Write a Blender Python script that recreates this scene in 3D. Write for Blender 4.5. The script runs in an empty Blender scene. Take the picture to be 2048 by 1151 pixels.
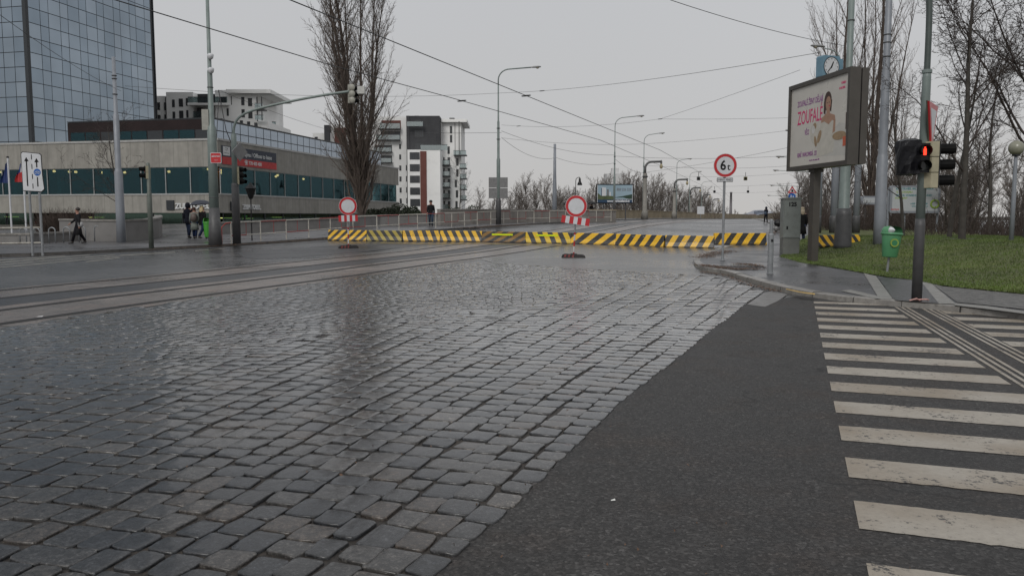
import bpy, math, random
from mathutils import Vector, Matrix
import numpy as np
S = bpy.context.scene
COL = S.collection
PI = math.pi
# ---------------------------------------------------------------- camera
FPX, HZ, CZ = 1593.0, 432.0, 1.55
TH = math.atan((575.5 - HZ) / FPX)
cam_d = bpy.data.cameras.new('camera'); cam = bpy.data.objects.new('camera', cam_d); COL.objects.link(cam)
cam.location = (0, 0, CZ); cam.rotation_euler = (PI / 2 - TH, 0, 0)
cam_d.sensor_width = 36; cam_d.lens = 36 * FPX / 2048; cam_d.clip_end = 6000; cam_d.clip_start = .05
S.camera = cam

RY = [-50, 22, 34, 42, 51, 62, 80, 100, 130, 200, 320, 700, 5000]
RZ = [0, 0, .07, .26, .55, .82, 1.03, 1.16, 1.22, 1.1, .4, -1.5, -2]
def sst(t): t = min(1, max(0, t)); return t * t * (3 - 2 * t)
def gz(x, y):
    "height of the road surface, a ramp up to the bridge"
    a = RZ[-1]
    for i in range(len(RY) - 1):
        if y < RY[i + 1]:
            t = (y - RY[i]) / (RY[i + 1] - RY[i]); a = RZ[i] + (RZ[i + 1] - RZ[i]) * max(0, t); break
    return a * (1 - .25 * sst((x - .12 * y) / (.2 * abs(y) + 1)))
def ggrass(x, y):
    b = gz(x, y) * .5 if y > 34 else 0
    h = .13 + .6 * sst((x - 9.4) / 6.5) * (1 if y < 30 else 1 - .25 * sst((y - 30) / 12)) + b * .4
    e = x - (18.6 + (y - 28.7) * .37)
    return h - 2.2 * sst(e / 14) if e > 0 else h
def ray(u, v):
    a = (u - 1024) / FPX; b = -(v - 575.5) / FPX
    return a, math.cos(TH) + b * math.sin(TH), -math.sin(TH) + b * math.cos(TH)
def W(u, v, Y):
    a, dy, dz = ray(u, v); k = Y / dy
    return Vector((a * k, Y, CZ + dz * k))
def P(u, v, off=0.0, f=gz):
    "point of the ground seen at a spot of the photograph"
    a, dy, dz = ray(u, v); y = 2.0
    pr = None
    while y < 160:
        z = CZ + dz * y / dy; g = f(a * y / dy, y) + off
        if z <= g:
            if pr: 
                y0, e0 = pr; e1 = z - g; y = y0 + (y - y0) * e0 / (e0 - e1)
            break
        pr = (y, z - g); y *= 1.004
    x = a * y / dy
    return Vector((x, y, f(x, y) + off))
def Zat(v, Y): return W(1024, v, Y).z

# ---------------------------------------------------------------- materials
MATS = {}
def nt(name):
    m = bpy.data.materials.new(name); m.use_nodes = True; t = m.node_tree; t.nodes.clear()
    o = t.nodes.new('ShaderNodeOutputMaterial'); p = t.nodes.new('ShaderNodeBsdfPrincipled')
    t.links.new(p.outputs[0], o.inputs[0]); return m, t, p, o
def N(t, typ, **kw):
    n = t.nodes.new(typ)
    for k, v in kw.items():
        if k.startswith('i_'): n.inputs[int(k[2:])].default_value = v
        else: setattr(n, k, v)
    return n
def noise(t, scale, detail=4, rough=.55, vec=None, dist=0):
    n = N(t, 'ShaderNodeTexNoise'); n.inputs['Scale'].default_value = scale; n.inputs['Detail'].default_value = detail
    n.inputs['Roughness'].default_value = rough; n.inputs['Distortion'].default_value = dist
    if vec: t.links.new(vec, n.inputs['Vector'])
    return n.outputs['Fac']
def ramp(t, src, stops):
    r = N(t, 'ShaderNodeValToRGB'); e = r.color_ramp.elements
    while len(e) < len(stops): e.new(.5)
    for k, (p, c) in enumerate(stops):
        e[k].position = p; e[k].color = (c, c, c, 1) if not hasattr(c, '__len__') else (*c[:3], 1)
    t.links.new(src, r.inputs[0]); return r.outputs[0]
def math_(t, op, a, b=None, c=None):
    n = N(t, 'ShaderNodeMath', operation=op)
    for i, q in enumerate((a, b, c)):
        if q is None: continue
        if isinstance(q, (int, float)): n.inputs[i].default_value = q
        else: t.links.new(q, n.inputs[i])
    return n.outputs[0]
def mixc(t, fac, a, b, blend='MIX'):
    n = N(t, 'ShaderNodeMix', data_type='RGBA', blend_type=blend)
    for i, q in ((0, fac), (6, a), (7, b)):
        if isinstance(q, (int, float)): n.inputs[i].default_value = q
        elif isinstance(q, tuple): n.inputs[i].default_value = (*q[:3], 1)
        else: t.links.new(q, n.inputs[i])
    return n.outputs[2]
def coords(t, kind='Object'): return N(t, 'ShaderNodeTexCoord').outputs[kind]
def bump(t, p, h, strength=.3, dist=.01):
    b = N(t, 'ShaderNodeBump'); b.inputs['Strength'].default_value = strength; b.inputs['Distance'].default_value = dist
    t.links.new(h, b.inputs['Height']); t.links.new(b.outputs[0], p.inputs['Normal'])
def pm(name, col, rough=.5, var=.15, scale=6, metal=0, bmp=0, bs=60, dirt=None, spec=.5, coord='Object'):
    if name in MATS: return MATS[name]
    m, t, p, o = nt(name); c = coords(t, coord)
    n = noise(t, scale, 5, .6, c); f = ramp(t, n, [(.3, 1 - var), (.7, 1 + var)])
    base = mixc(t, 1.0, tuple(col), f, 'MULTIPLY')
    if dirt:
        n2 = noise(t, scale * 2.3, 6, .7, c); g = ramp(t, n2, [(.52, 0), (.68, dirt[3] if len(dirt) > 3 else .7)])
        base = mixc(t, g, base, tuple(dirt[:3]))
    t.links.new(base, p.inputs['Base Color'])
    r = ramp(t, n, [(.25, min(1, rough * 1.2)), (.75, rough * .8)]); t.links.new(r, p.inputs['Roughness'])
    p.inputs['Metallic'].default_value = metal; p.inputs['Specular IOR Level'].default_value = spec
    if bmp: bump(t, p, noise(t, bs, 3, .6, c), bmp, .01)
    MATS[name] = m; return m
def emit(name, col, s):
    if name in MATS: return MATS[name]
    m, t, p, o = nt(name); p.inputs['Base Color'].default_value = (*col, 1)
    p.inputs['Emission Color'].default_value = (*col, 1); p.inputs['Emission Strength'].default_value = s
    MATS[name] = m; return m
def glass(name, tint, gloss=.35, rough=.03, rcol=(.9, .95, 1)):
    if name in MATS: return MATS[name]
    m, t, p, o = nt(name); t.nodes.remove(p)
    tr = N(t, 'ShaderNodeBsdfTransparent'); tr.inputs[0].default_value = (*tint, 1)
    gl = N(t, 'ShaderNodeBsdfGlossy'); gl.inputs['Roughness'].default_value = rough; gl.inputs[0].default_value = (*rcol, 1)
    fr = N(t, 'ShaderNodeLayerWeight'); fr.inputs[0].default_value = .45
    f = math_(t, 'MULTIPLY_ADD', fr.outputs['Fresnel'], .6, gloss)
    mx = N(t, 'ShaderNodeMixShader'); t.links.new(f, mx.inputs[0]); t.links.new(tr.outputs[0], mx.inputs[1]); t.links.new(gl.outputs[0], mx.inputs[2])
    t.links.new(mx.outputs[0], o.inputs[0]); MATS[name] = m; return m

# ---------------------------------------------------------------- mesh builder
class MB:
    def __init__(s): s.v = []; s.f = []; s.m = []
    def add(s, vs, fs, mi=0):
        n = len(s.v); s.v += [tuple(q) for q in vs]; s.f += [tuple(i + n for i in f) for f in fs]; s.m += [mi] * len(fs); return s
    def box(s, a, b, mi=0, M=None):
        x0, y0, z0 = a; x1, y1, z1 = b
        vs = [Vector(q) for q in ((x0, y0, z0), (x1, y0, z0), (x1, y1, z0), (x0, y1, z0), (x0, y0, z1), (x1, y0, z1), (x1, y1, z1), (x0, y1, z1))]
        if M: vs = [M @ q for q in vs]
        return s.add(vs, [(0, 3, 2, 1), (4, 5, 6, 7), (0, 1, 5, 4), (1, 2, 6, 5), (2, 3, 7, 6), (3, 0, 4, 7)], mi)
    def cbox(s, c, d, mi=0, M=None):
        return s.box([c[i] - d[i] / 2 for i in range(3)], [c[i] + d[i] / 2 for i in range(3)], mi, M)
    def tube(s, path, rad, n=8, mi=0, caps=True):
        path = [Vector(q) for q in path]
        if not hasattr(rad, '__len__'): rad = [rad] * len(path)
        up = None; rings = []; vs = []; fs = []
        for i, q in enumerate(path):
            d = (path[min(i + 1, len(path) - 1)] - path[max(i - 1, 0)])
            if d.length < 1e-9: d = Vector((0, 0, 1))
            d.normalize()
            if up is None: up = Vector((1, 0, 0)) if abs(d.x) < .8 else Vector((0, 1, 0))
            a = (up - d * up.dot(d)).normalized(); b = d.cross(a); up = a
            for k in range(n):
                w = 2 * PI * k / n; vs.append(q + (a * math.cos(w) + b * math.sin(w)) * rad[i])
        for i in range(len(path) - 1):
            for k in range(n):
                k2 = (k + 1) % n; fs.append((i * n + k, i * n + k2, (i + 1) * n + k2, (i + 1) * n + k))
        if caps: fs.append(tuple(range(n - 1, -1, -1))); fs.append(tuple((len(path) - 1) * n + k for k in range(n)))
        return s.add(vs, fs, mi)
    def lathe(s, prof, n=16, c=(0, 0, 0), mi=0, sx=1, sy=1, M=None):
        vs = []; fs = []
        for r, z in prof:
            for k in range(n):
                w = 2 * PI * k / n; q = Vector((c[0] + r * sx * math.cos(w), c[1] + r * sy * math.sin(w), c[2] + z)); vs.append(M @ q if M else q)
        for i in range(len(prof) - 1):
            for k in range(n):
                k2 = (k + 1) % n; fs.append((i * n + k, i * n + k2, (i + 1) * n + k2, (i + 1) * n + k))
        fs.append(tuple(range(n - 1, -1, -1))); fs.append(tuple((len(prof) - 1) * n + k for k in range(n)))
        return s.add(vs, fs, mi)
    def prism(s, poly, y0, y1, mi=0, M=None):
        "polygon in the x-z plane (counter-clockwise from -y) pushed from y0 to y1"
        n = len(poly); vs = [Vector((x, y0, z)) for x, z in poly] + [Vector((x, y1, z)) for x, z in poly]
        if M: vs = [M @ q for q in vs]
        fs = [tuple(range(n)), tuple(range(2 * n - 1, n - 1, -1))] + [(i, i + n, (i + 1) % n + n, (i + 1) % n) for i in range(n)]
        return s.add(vs, fs, mi)
    def slab(s, poly, z0, z1, mi=0):
        "polygon in plan with heights as numbers or functions"
        n = len(poly); h = lambda z, q: z(q[0], q[1]) if callable(z) else z
        vs = [(q[0], q[1], h(z0, q)) for q in poly] + [(q[0], q[1], h(z1, q)) for q in poly]
        return s.add(vs, [tuple(range(n - 1, -1, -1)), tuple(range(n, 2 * n))] + [(i, (i + 1) % n, (i + 1) % n + n, i + n) for i in range(n)], mi)
    def build(s, name, mats, parent=None, smooth=False, loc=None):
        me = bpy.data.meshes.new(name); me.from_pydata(s.v, [], s.f)
        if not isinstance(mats, (list, tuple)): mats = [mats]
        for q in mats: me.materials.append(q)
        if len(mats) > 1: me.polygons.foreach_set('material_index', s.m)
        if smooth: me.polygons.foreach_set('use_smooth', [True] * len(s.f))
        me.update(); o = bpy.data.objects.new(name, me); COL.objects.link(o)
        if parent: o.parent = parent
        if loc: o.location = loc
        return o
def disc_poly(r, n=28, cx=0, cz=0): return [(cx + r * math.cos(2 * PI * k / n), cz + r * math.sin(2 * PI * k / n)) for k in range(n)]
def rrect(x0, z0, x1, z1, r=.03, n=4):
    out = []
    for cx, cz, a in ((x1 - r, z0 + r, -PI / 2), (x1 - r, z1 - r, 0), (x0 + r, z1 - r, PI / 2), (x0 + r, z0 + r, PI)):
        out += [(cx + r * math.cos(a + PI / 2 * k / n), cz + r * math.sin(a + PI / 2 * k / n)) for k in range(n + 1)]
    return out
def tag(o, label, cat, group=None, kind=None):
    if label: o['label'] = label
    if cat: o['category'] = cat
    if group: o['group'] = group
    if kind: o['kind'] = kind
    return o
def struct(o, kind='structure'): o['kind'] = kind; return o
def thing(name, loc, label, cat, rz=0, group=None):
    o = bpy.data.objects.new(name, None); o.empty_display_size = .2; COL.objects.link(o)
    o.location = loc; o.rotation_euler = (0, 0, rz); return tag(o, label, cat, group)
def copy_tree(o, parent=None):
    c = o.copy(); COL.objects.link(c)
    if parent: c.parent = parent
    for ch in [q for q in bpy.data.objects if q.parent == o]: copy_tree(ch, c)
    return c
TXT = {}
def text(body, size, m, parent, loc, name='lettering', rot=(PI / 2, 0, 0), sx=1, align='CENTER', ext=.002, bold=0):
    cu = bpy.data.curves.new('t', 'FONT'); cu.body = body; cu.size = size; cu.align_x = align; cu.align_y = 'CENTER'; cu.extrude = ext; cu.offset = bold; cu.resolution_u = 3
    o = bpy.data.objects.new('t', cu); COL.objects.link(o); bpy.context.view_layer.update()
    me = bpy.data.meshes.new_from_object(o.evaluated_get(bpy.context.evaluated_depsgraph_get()))
    bpy.data.objects.remove(o); me.materials.clear(); me.materials.append(m); me.name = name
    r = bpy.data.objects.new(name, me); COL.objects.link(r); r.parent = parent; r.location = loc; r.rotation_euler = rot; r.scale = (sx, 1, 1)
    return r
def inside(px, py, poly):
    c = False; j = len(poly) - 1
    for i in range(len(poly)):
        xi, yi = poly[i][0], poly[i][1]; xj, yj = poly[j][0], poly[j][1]
        if (yi > py) != (yj > py) and px < (xj - xi) * (py - yi) / (yj - yi) + xi: c = not c
        j = i
    return c
def smooth_path(pts, it=2):
    for _ in range(it):
        o = [pts[0]]
        for a, b in zip(pts, pts[1:]): o += [tuple(.75 * p + .25 * q for p, q in zip(a, b)), tuple(.25 * p + .75 * q for p, q in zip(a, b))]
        pts = o + [pts[-1]]
    return pts
def offset_line(pts, d):
    "offset a plan polyline to its left by d"
    o = []
    for i in range(len(pts)):
        a = Vector(pts[max(0, i - 1)][:2]); b = Vector(pts[min(len(pts) - 1, i + 1)][:2]); t = (b - a).normalized()
        o.append((pts[i][0] - t.y * d, pts[i][1] + t.x * d))
    return o
def dens(pts, step=1.0):
    o = [tuple(pts[0][:2])]
    for a, b in zip(pts, pts[1:]):
        L = math.hypot(b[0] - a[0], b[1] - a[1]); n = max(1, int(L / step))
        o += [(a[0] + (b[0] - a[0]) * k / n, a[1] + (b[1] - a[1]) * k / n) for k in range(1, n + 1)]
    return o
def ribbon(a, b, off, f=gz, mb=None, mi=0, nw=1):
    "sheet between two plan polylines of equal length, laid on the ground"
    mb = mb or MB(); n = len(a); vs = []
    for p, q in zip(a, b):
        for k in range(nw + 1):
            x = p[0] + (q[0] - p[0]) * k / nw; y = p[1] + (q[1] - p[1]) * k / nw; vs.append((x, y, f(x, y) + off))
    w = nw + 1
    fs = [(i * w + k, i * w + k + 1, (i + 1) * w + k + 1, (i + 1) * w + k) for i in range(n - 1) for k in range(nw)]
    fx = []
    for q in fs:
        p0, p1, p2 = [Vector(vs[j]) for j in q[:3]]
        fx.append(q if (p1 - p0).cross(p2 - p0).z > 0 else q[::-1])
    return mb.add(vs, fx, mi)
# ---------------------------------------------------------------- sky and light
w = bpy.data.worlds.new('World'); S.world = w; w.use_nodes = True; t = w.node_tree; t.nodes.clear()
SUN_EL, SUN_AZ = math.radians(38), math.radians(200)
wo = N(t, 'ShaderNodeOutputWorld'); bg = N(t, 'ShaderNodeBackground')
sky = N(t, 'ShaderNodeTexSky'); sky.sky_type = 'NISHITA'; sky.sun_disc = False; sky.sun_elevation = SUN_EL; sky.sun_rotation = SUN_AZ; sky.air_density = 1.5; sky.dust_density = 5
hs = N(t, 'ShaderNodeHueSaturation'); hs.inputs['Saturation'].default_value = .12; t.links.new(sky.outputs[0], hs.inputs['Color'])
g = coords(t, 'Generated'); sx = N(t, 'ShaderNodeSeparateXYZ'); t.links.new(g, sx.inputs[0])
cl = ramp(t, sx.outputs[2], [(.0, (6.0, 5.85, 5.7)), (.12, (5.75, 5.78, 5.85)), (.30, (5.55, 5.66, 5.9)), (1, (8.3, 8.4, 8.6))])
n = noise(t, 1.1, 2, .5, g, 0); nf = ramp(t, n, [(.3, .96), (.7, 1.04)])
cl2 = mixc(t, 1.0, cl, nf, 'MULTIPLY')
mx = mixc(t, .9, hs.outputs[0], cl2)
t.links.new(mx, bg.inputs[0]); bg.inputs[1].default_value = .095; t.links.new(bg.outputs[0], wo.inputs[0])
sd = bpy.data.lights.new('overcast_sun', 'SUN'); so = bpy.data.objects.new('overcast_sun', sd); COL.objects.link(so)
sd.energy = 1.35; sd.angle = math.radians(22); sd.color = (1, .97, .93)
so.rotation_euler = Vector((-math.sin(SUN_AZ) * math.cos(SUN_EL), -math.cos(SUN_AZ) * math.cos(SUN_EL), -math.sin(SUN_EL))).to_track_quat('-Z', 'Y').to_euler()
S.view_settings.view_transform = 'Standard'; S.view_settings.look = 'None'; S.view_settings.exposure = 0; S.view_settings.gamma = 1

# ---------------------------------------------------------------- ground materials
def wet_ground(name, col, r0, r1, bigscale=.25, speck=0, bstr=.25, bs=90, tint=None, cracks=False, spec=.5):
    m, t, p, o = nt(name); c = coords(t, 'Object')
    big = noise(t, bigscale, 5, .6, c, .4); mid = noise(t, 3.5, 5, .6, c); fine = noise(t, bs, 3, .7, c)
    f = ramp(t, mid, [(.3, .8), (.7, 1.2)]); base = mixc(t, 1.0, tuple(col), f, 'MULTIPLY')
    f2 = ramp(t, big, [(.35, .70 if speck else .78), (.5, .95), (.56, 1.06), (.65, 1.28 if speck else 1.18)]); base = mixc(t, 1.0, base, f2, 'MULTIPLY')
    if tint: base = mixc(t, ramp(t, noise(t, bigscale * 3, 5, .7, c), [(.5, 0), (.72, .65)]), base, tint)
    if speck:
        v = N(t, 'ShaderNodeTexVoronoi'); v.inputs['Scale'].default_value = 70; t.links.new(c, v.inputs['Vector'])
        sp = N(t, 'ShaderNodeSeparateColor'); t.links.new(v.outputs['Color'], sp.inputs[0])
        base = mixc(t, 1.0, base, ramp(t, sp.outputs[0], [(.0, .55), (.6, 1.0), (.93, 1.5), (1, 1 + speck)]), 'MULTIPLY')
    h = fine
    if cracks:
        v2 = N(t, 'ShaderNodeTexVoronoi', feature='DISTANCE_TO_EDGE'); v2.inputs['Scale'].default_value = .33
        wv = N(t, 'ShaderNodeVectorMath', operation='ADD'); nn = N(t, 'ShaderNodeTexNoise'); nn.inputs['Scale'].default_value = 1.3; t.links.new(c, nn.inputs['Vector'])
        t.links.new(c, wv.inputs[0]); t.links.new(nn.outputs['Color'], wv.inputs[1]); t.links.new(wv.outputs[0], v2.inputs['Vector'])
        ck = ramp(t, v2.outputs['Distance'], [(.0, .35), (.006, 1)]); gate = ramp(t, noise(t, .5, 2, .5, c), [(.5, 0), (.56, 1)])
        base = mixc(t, gate, base, mixc(t, 1.0, base, ck, 'MULTIPLY'))
    t.links.new(base, p.inputs['Base Color'])
    r = ramp(t, math_(t, 'ADD', math_(t, 'MULTIPLY', big, .75), math_(t, 'MULTIPLY', mid, .25)), [(.38, r0), (.62, r1)])
    t.links.new(r, p.inputs['Roughness']); p.inputs['Specular IOR Level'].default_value = spec
    bump(t, p, h, bstr, .006); MATS[name] = m; return m
M_road = wet_ground('wet_asphalt', (.062, .062, .063), .2, .42, .16, .5, .22)
M_mid = wet_ground('pale_wet_asphalt', (.10, .098, .095), .22, .42, .3, .5, .2, cracks=True)
M_near = wet_ground('coarse_asphalt', (.037, .0355, .0345), .56, .78, .35, 1.3, .9, 75, tint=(.040, .030, .024), cracks=True, spec=.3)
M_patch = wet_ground('patched_asphalt', (.035, .035, .037), .34, .5, .4, .5, .3)
M_slab = wet_ground('track_concrete', (.145, .127, .115), .24, .42, .35, .3, .2, tint=(.21, .15, .12))
M_pave = wet_ground('footway_asphalt', (.058, .058, .062), .2, .5, .5, .4, .25)
M_pave2 = wet_ground('bridge_footway', (.085, .083, .085), .22, .45, .4, .4, .25)
M_earth = wet_ground('far_earth', (.05, .045, .035), .8, .9, .1, 0, .3, 20)
M_bed = wet_ground('joint_mud', (.024, .019, .015), .5, .8, .7, .4, .6, 60)
M_curb = pm('curb_granite', (.2, .19, .175), .4, .25, 5, bmp=.3, bs=40, dirt=(.07, .06, .05))
M_strip = pm('concrete_strip', (.2, .195, .18), .4, .15, 4, bmp=.2, bs=50)
M_rail = pm('rail_steel', (.03, .026, .024), .45, .2, 9, metal=.7)
M_groove = pm('rail_groove', (.012, .011, .010), .7, .2, 9)

# ---------------------------------------------------------------- terrain and road sheets
mb = MB(); xs = [-2500, -900, -400, -200, -120, -80, -50, -30, -15, 0, 15, 30, 50, 80, 120, 200, 400, 900, 2500]
ys = [-300, -60, -10, 22, 34, 42, 51, 62, 80, 100, 130, 200, 320, 700, 1500, 5000]
vs = []
for y in ys:
    for x in xs:
        z = gz(x, y) - .1
        if x < -50 or x > 36 or y > 130: z -= .5
        vs.append((x, y, z))
nx = len(xs)
mb.add(vs, [(j * nx + i, j * nx + i + 1, (j + 1) * nx + i + 1, (j + 1) * nx + i) for j in range(len(ys) - 1) for i in range(nx - 1)])
struct(mb.build('ground', M_earth))

def pix(l, off=0, f=gz): return [tuple(P(u, v, off, f)[:2]) for u, v in l]
# kerb lines
LK = pix([(-60, 517), (0, 514), (80, 512), (302, 501), (452, 493), (560, 486), (657, 478.5), (800, 467), (942, 457.5), (1040, 451), (1122, 446.3), (1224, 441.2)])
LK = [(-34, LK[0][1] + 1)] + LK
d = Vector(LK[-1]) - Vector(LK[-3]); d.normalize()
LK += [(LK[-1][0] + d.x * k, LK[-1][1] + d.y * k) for k in (20, 45, 80, 130, 200)]
LK = dens(smooth_path(LK, 1), 3)
RKn = pix([(2300, 670), (2048, 640.5), (1848, 618.6), (1775, 613), (1665, 602), (1600, 592), (1538, 577), (1479, 558), (1444, 547), (1416, 544), (1394, 538), (1385.5, 527), (1391, 518), (1405, 511), (1440, 500), (1475, 491)])
RKf = pix([(1520, 478), (1546, 466), (1556, 456)])
e = Vector((RKf[-1][0], RKf[-1][1])); dr = Vector((.285, 1)).normalized()
RKf += [tuple(e + dr * k) for k in (12, 30, 60, 100, 160, 230)]
RK = smooth_path(RKn, 2) + RKf
# road sheet between kerbs: rows over y
def xat(line, y, default):
    c = [a[0] + (b[0] - a[0]) * (y - a[1]) / (b[1] - a[1]) for a, b in zip(line, line[1:]) if min(a[1], b[1]) <= y <= max(a[1], b[1]) and a[1] != b[1]]
    return c
mb = MB(); rows = []
yy = [-8 + .0] + [k * 1.0 for k in range(0, 60)] + [60 + 3 * k for k in range(57)]
for y in yy:
    rows.append([(x, y) for x in (-34, -26, -20, -15, -11, -7, -3, 0, 3, 6, 9, 12, 16, 20, 26, 34, 44, 60, 76)])
for A, B in zip(rows, rows[1:]):
    vs = [(*q, gz(*q)) for q in A] + [(*q, gz(*q)) for q in B]; n = len(A)
    mb.add(vs, [(i, i + 1, n + i + 1, n + i) for i in range(n - 1)])
struct(mb.build('road', M_road))

# footways with real kerbs
def triangulated(poly, off, name, mat, f=gz, skirt=.25):
    from mathutils.geometry import tessellate_polygon
    tr = tessellate_polygon([[Vector((x, y, 0)) for x, y in poly]])
    mb = MB(); vs = [(x, y, f(x, y) + off) for x, y in poly]; fs = []
    for a, b, c in tr:
        p0, p1, p2 = [Vector((*poly[k], 0)) for k in (a, b, c)]
        fs.append((a, b, c) if (p1 - p0).cross(p2 - p0).z > 0 else (a, c, b))
    mb.add(vs, fs); 
    return mb.build(name, mat)
# left footway as strips running away from the kerb
LKo = [q for q in LK]
far_edge = [(q[0] - 24 - max(0, q[1] - 40) * .05, q[1] + 5) for q in LKo]
mb = ribbon(LKo, far_edge, .12, nw=14)
struct(mb.build('pavement', M_pave2))
def kerb(line, name, side, mat, h=.12, wd=.16, seg=1.0, lift=.006, painted=None):
    "kerb stones along a plan line; side +1 puts the stone to the left of travel"
    line = dens(line, .25); out = []; fl = []
    step = max(1, int(seg / .25))
    for i in range(len(line) - 1):
        a, b = line[i], line[i + 1]; out.append(a); fl.append(0)
        if i % step == step - 1: out.append((b[0] + (a[0] - b[0]) * .07, b[1] + (a[1] - b[1]) * .07)); fl.append(1)
    out.append(line[-1]); line = out; inner = offset_line(line, side * wd); mb = MB(); vs = []
    kr = random.Random(len(line)); dz = 0
    for i, (p, q) in enumerate(zip(line, inner)):
        if i and i < len(fl) and fl[i - 1]: dz = kr.gauss(0, .004)
        vs += [(*p, gz(*p) - .03), (p[0] + (q[0] - p[0]) * .05, p[1] + (q[1] - p[1]) * .05, gz(*p) + h + lift - .015 + dz), (p[0] + (q[0] - p[0]) * .18, p[1] + (q[1] - p[1]) * .18, gz(*p) + h + lift + dz), (*q, gz(*q) + h + lift + dz)]
    for i in range(len(line) - 1):
        a = 4 * i; b = a + 4
        for k in range(3):
            x = (a + k, b + k, b + k + 1, a + k + 1); mb.f.append(x[::-1] if side < 0 else x); mb.m.append(fl[i])
    mb.v = vs
    return struct(mb.build(name, [mat, MATS['rail_groove']]))
kerb(LK, 'kerb', 1, pm('dark_kerb_stone', (.075, .07, .065), .45, .3, 3, bmp=.2))
kerb(RK, 'kerb', -1, M_curb, h=.11, wd=.22)
# right corner footway
GE = pix([(2300, 612), (2048, 587.6), (1884, 571), (1826, 559), (1775, 554), (1725, 545), (1645, 531), (1606, 525), (1559, 512), (1600, 492), (1628, 470), (1640, 454)], .12)
GEf = [(GE[-1][0] + .3 * k, GE[-1][1] + k) for k in (10, 40, 90, 150, 220)]
GEL = GE + GEf
RKs = dens(offset_line(RK, -.2), .6)
poly = RKs + [(GEL[-1][0] , GEL[-1][1])] + GEL[::-1][1:]
def dedupe(p):
    o = []
    for q in p:
        if not o or math.hypot(q[0] - o[-1][0], q[1] - o[-1][1]) > .02: o.append(q)
    return o
struct(triangulated(dedupe(poly), .112, 'pavement', M_pave))
# grass mound
def grass_z(x, y): return ggrass(x, y)
mb = MB(); gx = [9.0 + .55 * k for k in range(60)] + [44, 50, 60, 80]; gy = [8 + .8 * k for k in range(60)] + [57, 60, 65, 72, 80, 95, 120]
gpoly = [(x, y) for x, y in GEL] + [(100, 230), (100, 5), (30, 5)]
# snap the grid's front to the edge line
edge = [q for q in GEL]
rowsg = []
for y in gy:
    c = xat(edge, y, None); x0 = max(c) if c else 9.8
    rowsg.append([(x0 + (k / 39.) ** 1.5 * 55, y) for k in range(40)])
vs = [(x, y, ggrass(x, y)) for r in rowsg for x, y in r]
mb.add(vs, [(j * 40 + i, j * 40 + i + 1, (j + 1) * 40 + i + 1, (j + 1) * 40 + i) for j in range(len(gy) - 1) for i in range(39)])
M_turf = wet_ground('turf', (.07, .085, .016), .7, .9, .3, .8, 1.0, 30, tint=(.05, .045, .02))
struct(mb.build('grass_bank', M_turf, smooth=True))
# short blades so the turf has a pile
rnd = random.Random(5); mb = MB(); vs = []; fs = []
for k in range(90000):
    y = 14.5 + 22 * rnd.random() ** 1.3; c = xat(edge, y, None); x0 = max(c) if c else 9.8
    x = x0 - .03 + 14 * rnd.random() ** 1.2
    z = ggrass(x, y); a = rnd.random() * PI; s = .008 + .006 * rnd.random(); h = .02 + .035 * rnd.random(); n0 = len(vs)
    dx, dy = math.cos(a) * s, math.sin(a) * s
    vs += [(x - dx, y - dy, z - .005), (x + dx, y + dy, z - .005), (x + (rnd.random() - .5) * .06, y + (rnd.random() - .5) * .06, z + h)]; fs.append((n0, n0 + 1, n0 + 2))
mb.add(vs, fs)
M_blade = pm('grass_blade', (.070, .108, .017), .6, .5, .8, dirt=(.10, .10, .026, .5))
tag(mb.build('grass', M_blade), 'short wet green grass growing on the bank beside the footway', 'grass', kind='stuff')

# ---------------------------------------------------------------- tram track
R1 = pix([(-60, 579), (0, 573), (302, 544.5), (521, 524), (700, 508.7), (816, 497.5), (904, 489)])
R4 = pix([(-60, 657.5), (0, 648.7), (302, 605), (521, 576.4), (700, 552), (789, 539), (880, 526), (960, 516), (1070, 499), (1141, 488)])
# far target: straight on over the bridge
def extend(pts, dirx=.335, n=(8, 20, 40, 70, 110, 160)):
    p = pts[-1]; return pts + [(p[0] + dirx * k, p[1] + k) for k in n]
R4 = dens(smooth_path(extend(R4), 2), .8)
def track_off(d): return offset_line(R4, d)
E4 = track_off(-.42)
bands = [(-.42, 2.05, M_slab, .006), (2.05, 3.2, M_patch, .008), (3.2, 5.1, M_slab, .006)]
for a, b, m, z in bands:
    A = track_off(a); B = track_off(b)
    struct(ribbon(A, B, z, nw=2).build('track_bed', m))
mbr = MB(); mbg = MB()
for d in (0, 1.5, 3.25, 4.75):
    ribbon(track_off(d - .035), track_off(d + .035), .012, mb=mbr); ribbon(track_off(d + .035), track_off(d + .125), .0095, mb=mbg)
    ribbon(track_off(d - .105), track_off(d - .035), .0095, mb=mbg)
mbr.v += mbg.v and []
ra = struct(mbr.build('tram_rails', M_rail)); gr = struct(mbg.build('rail_groove', M_groove)); gr.parent = ra
# slab joints across the concrete
mb = MB(); C = track_off(0); 
for i in range(4, len(C) - 1, 8):
    t_ = (Vector(C[i + 1]) - Vector(C[i])).normalized(); nrm = Vector((-t_.y, t_.x))
    for a, b in ((-.4, 2.0), (3.25, 5.0)):
        p = Vector(C[i]) + nrm * a; q = Vector(C[i]) + nrm * b
        ribbon([tuple(p), tuple(q)], [tuple(p + t_ * .02), tuple(q + t_ * .02)], .0102, mb=mb)
struct(mb.build('road_joint_lines', M_groove))

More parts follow.
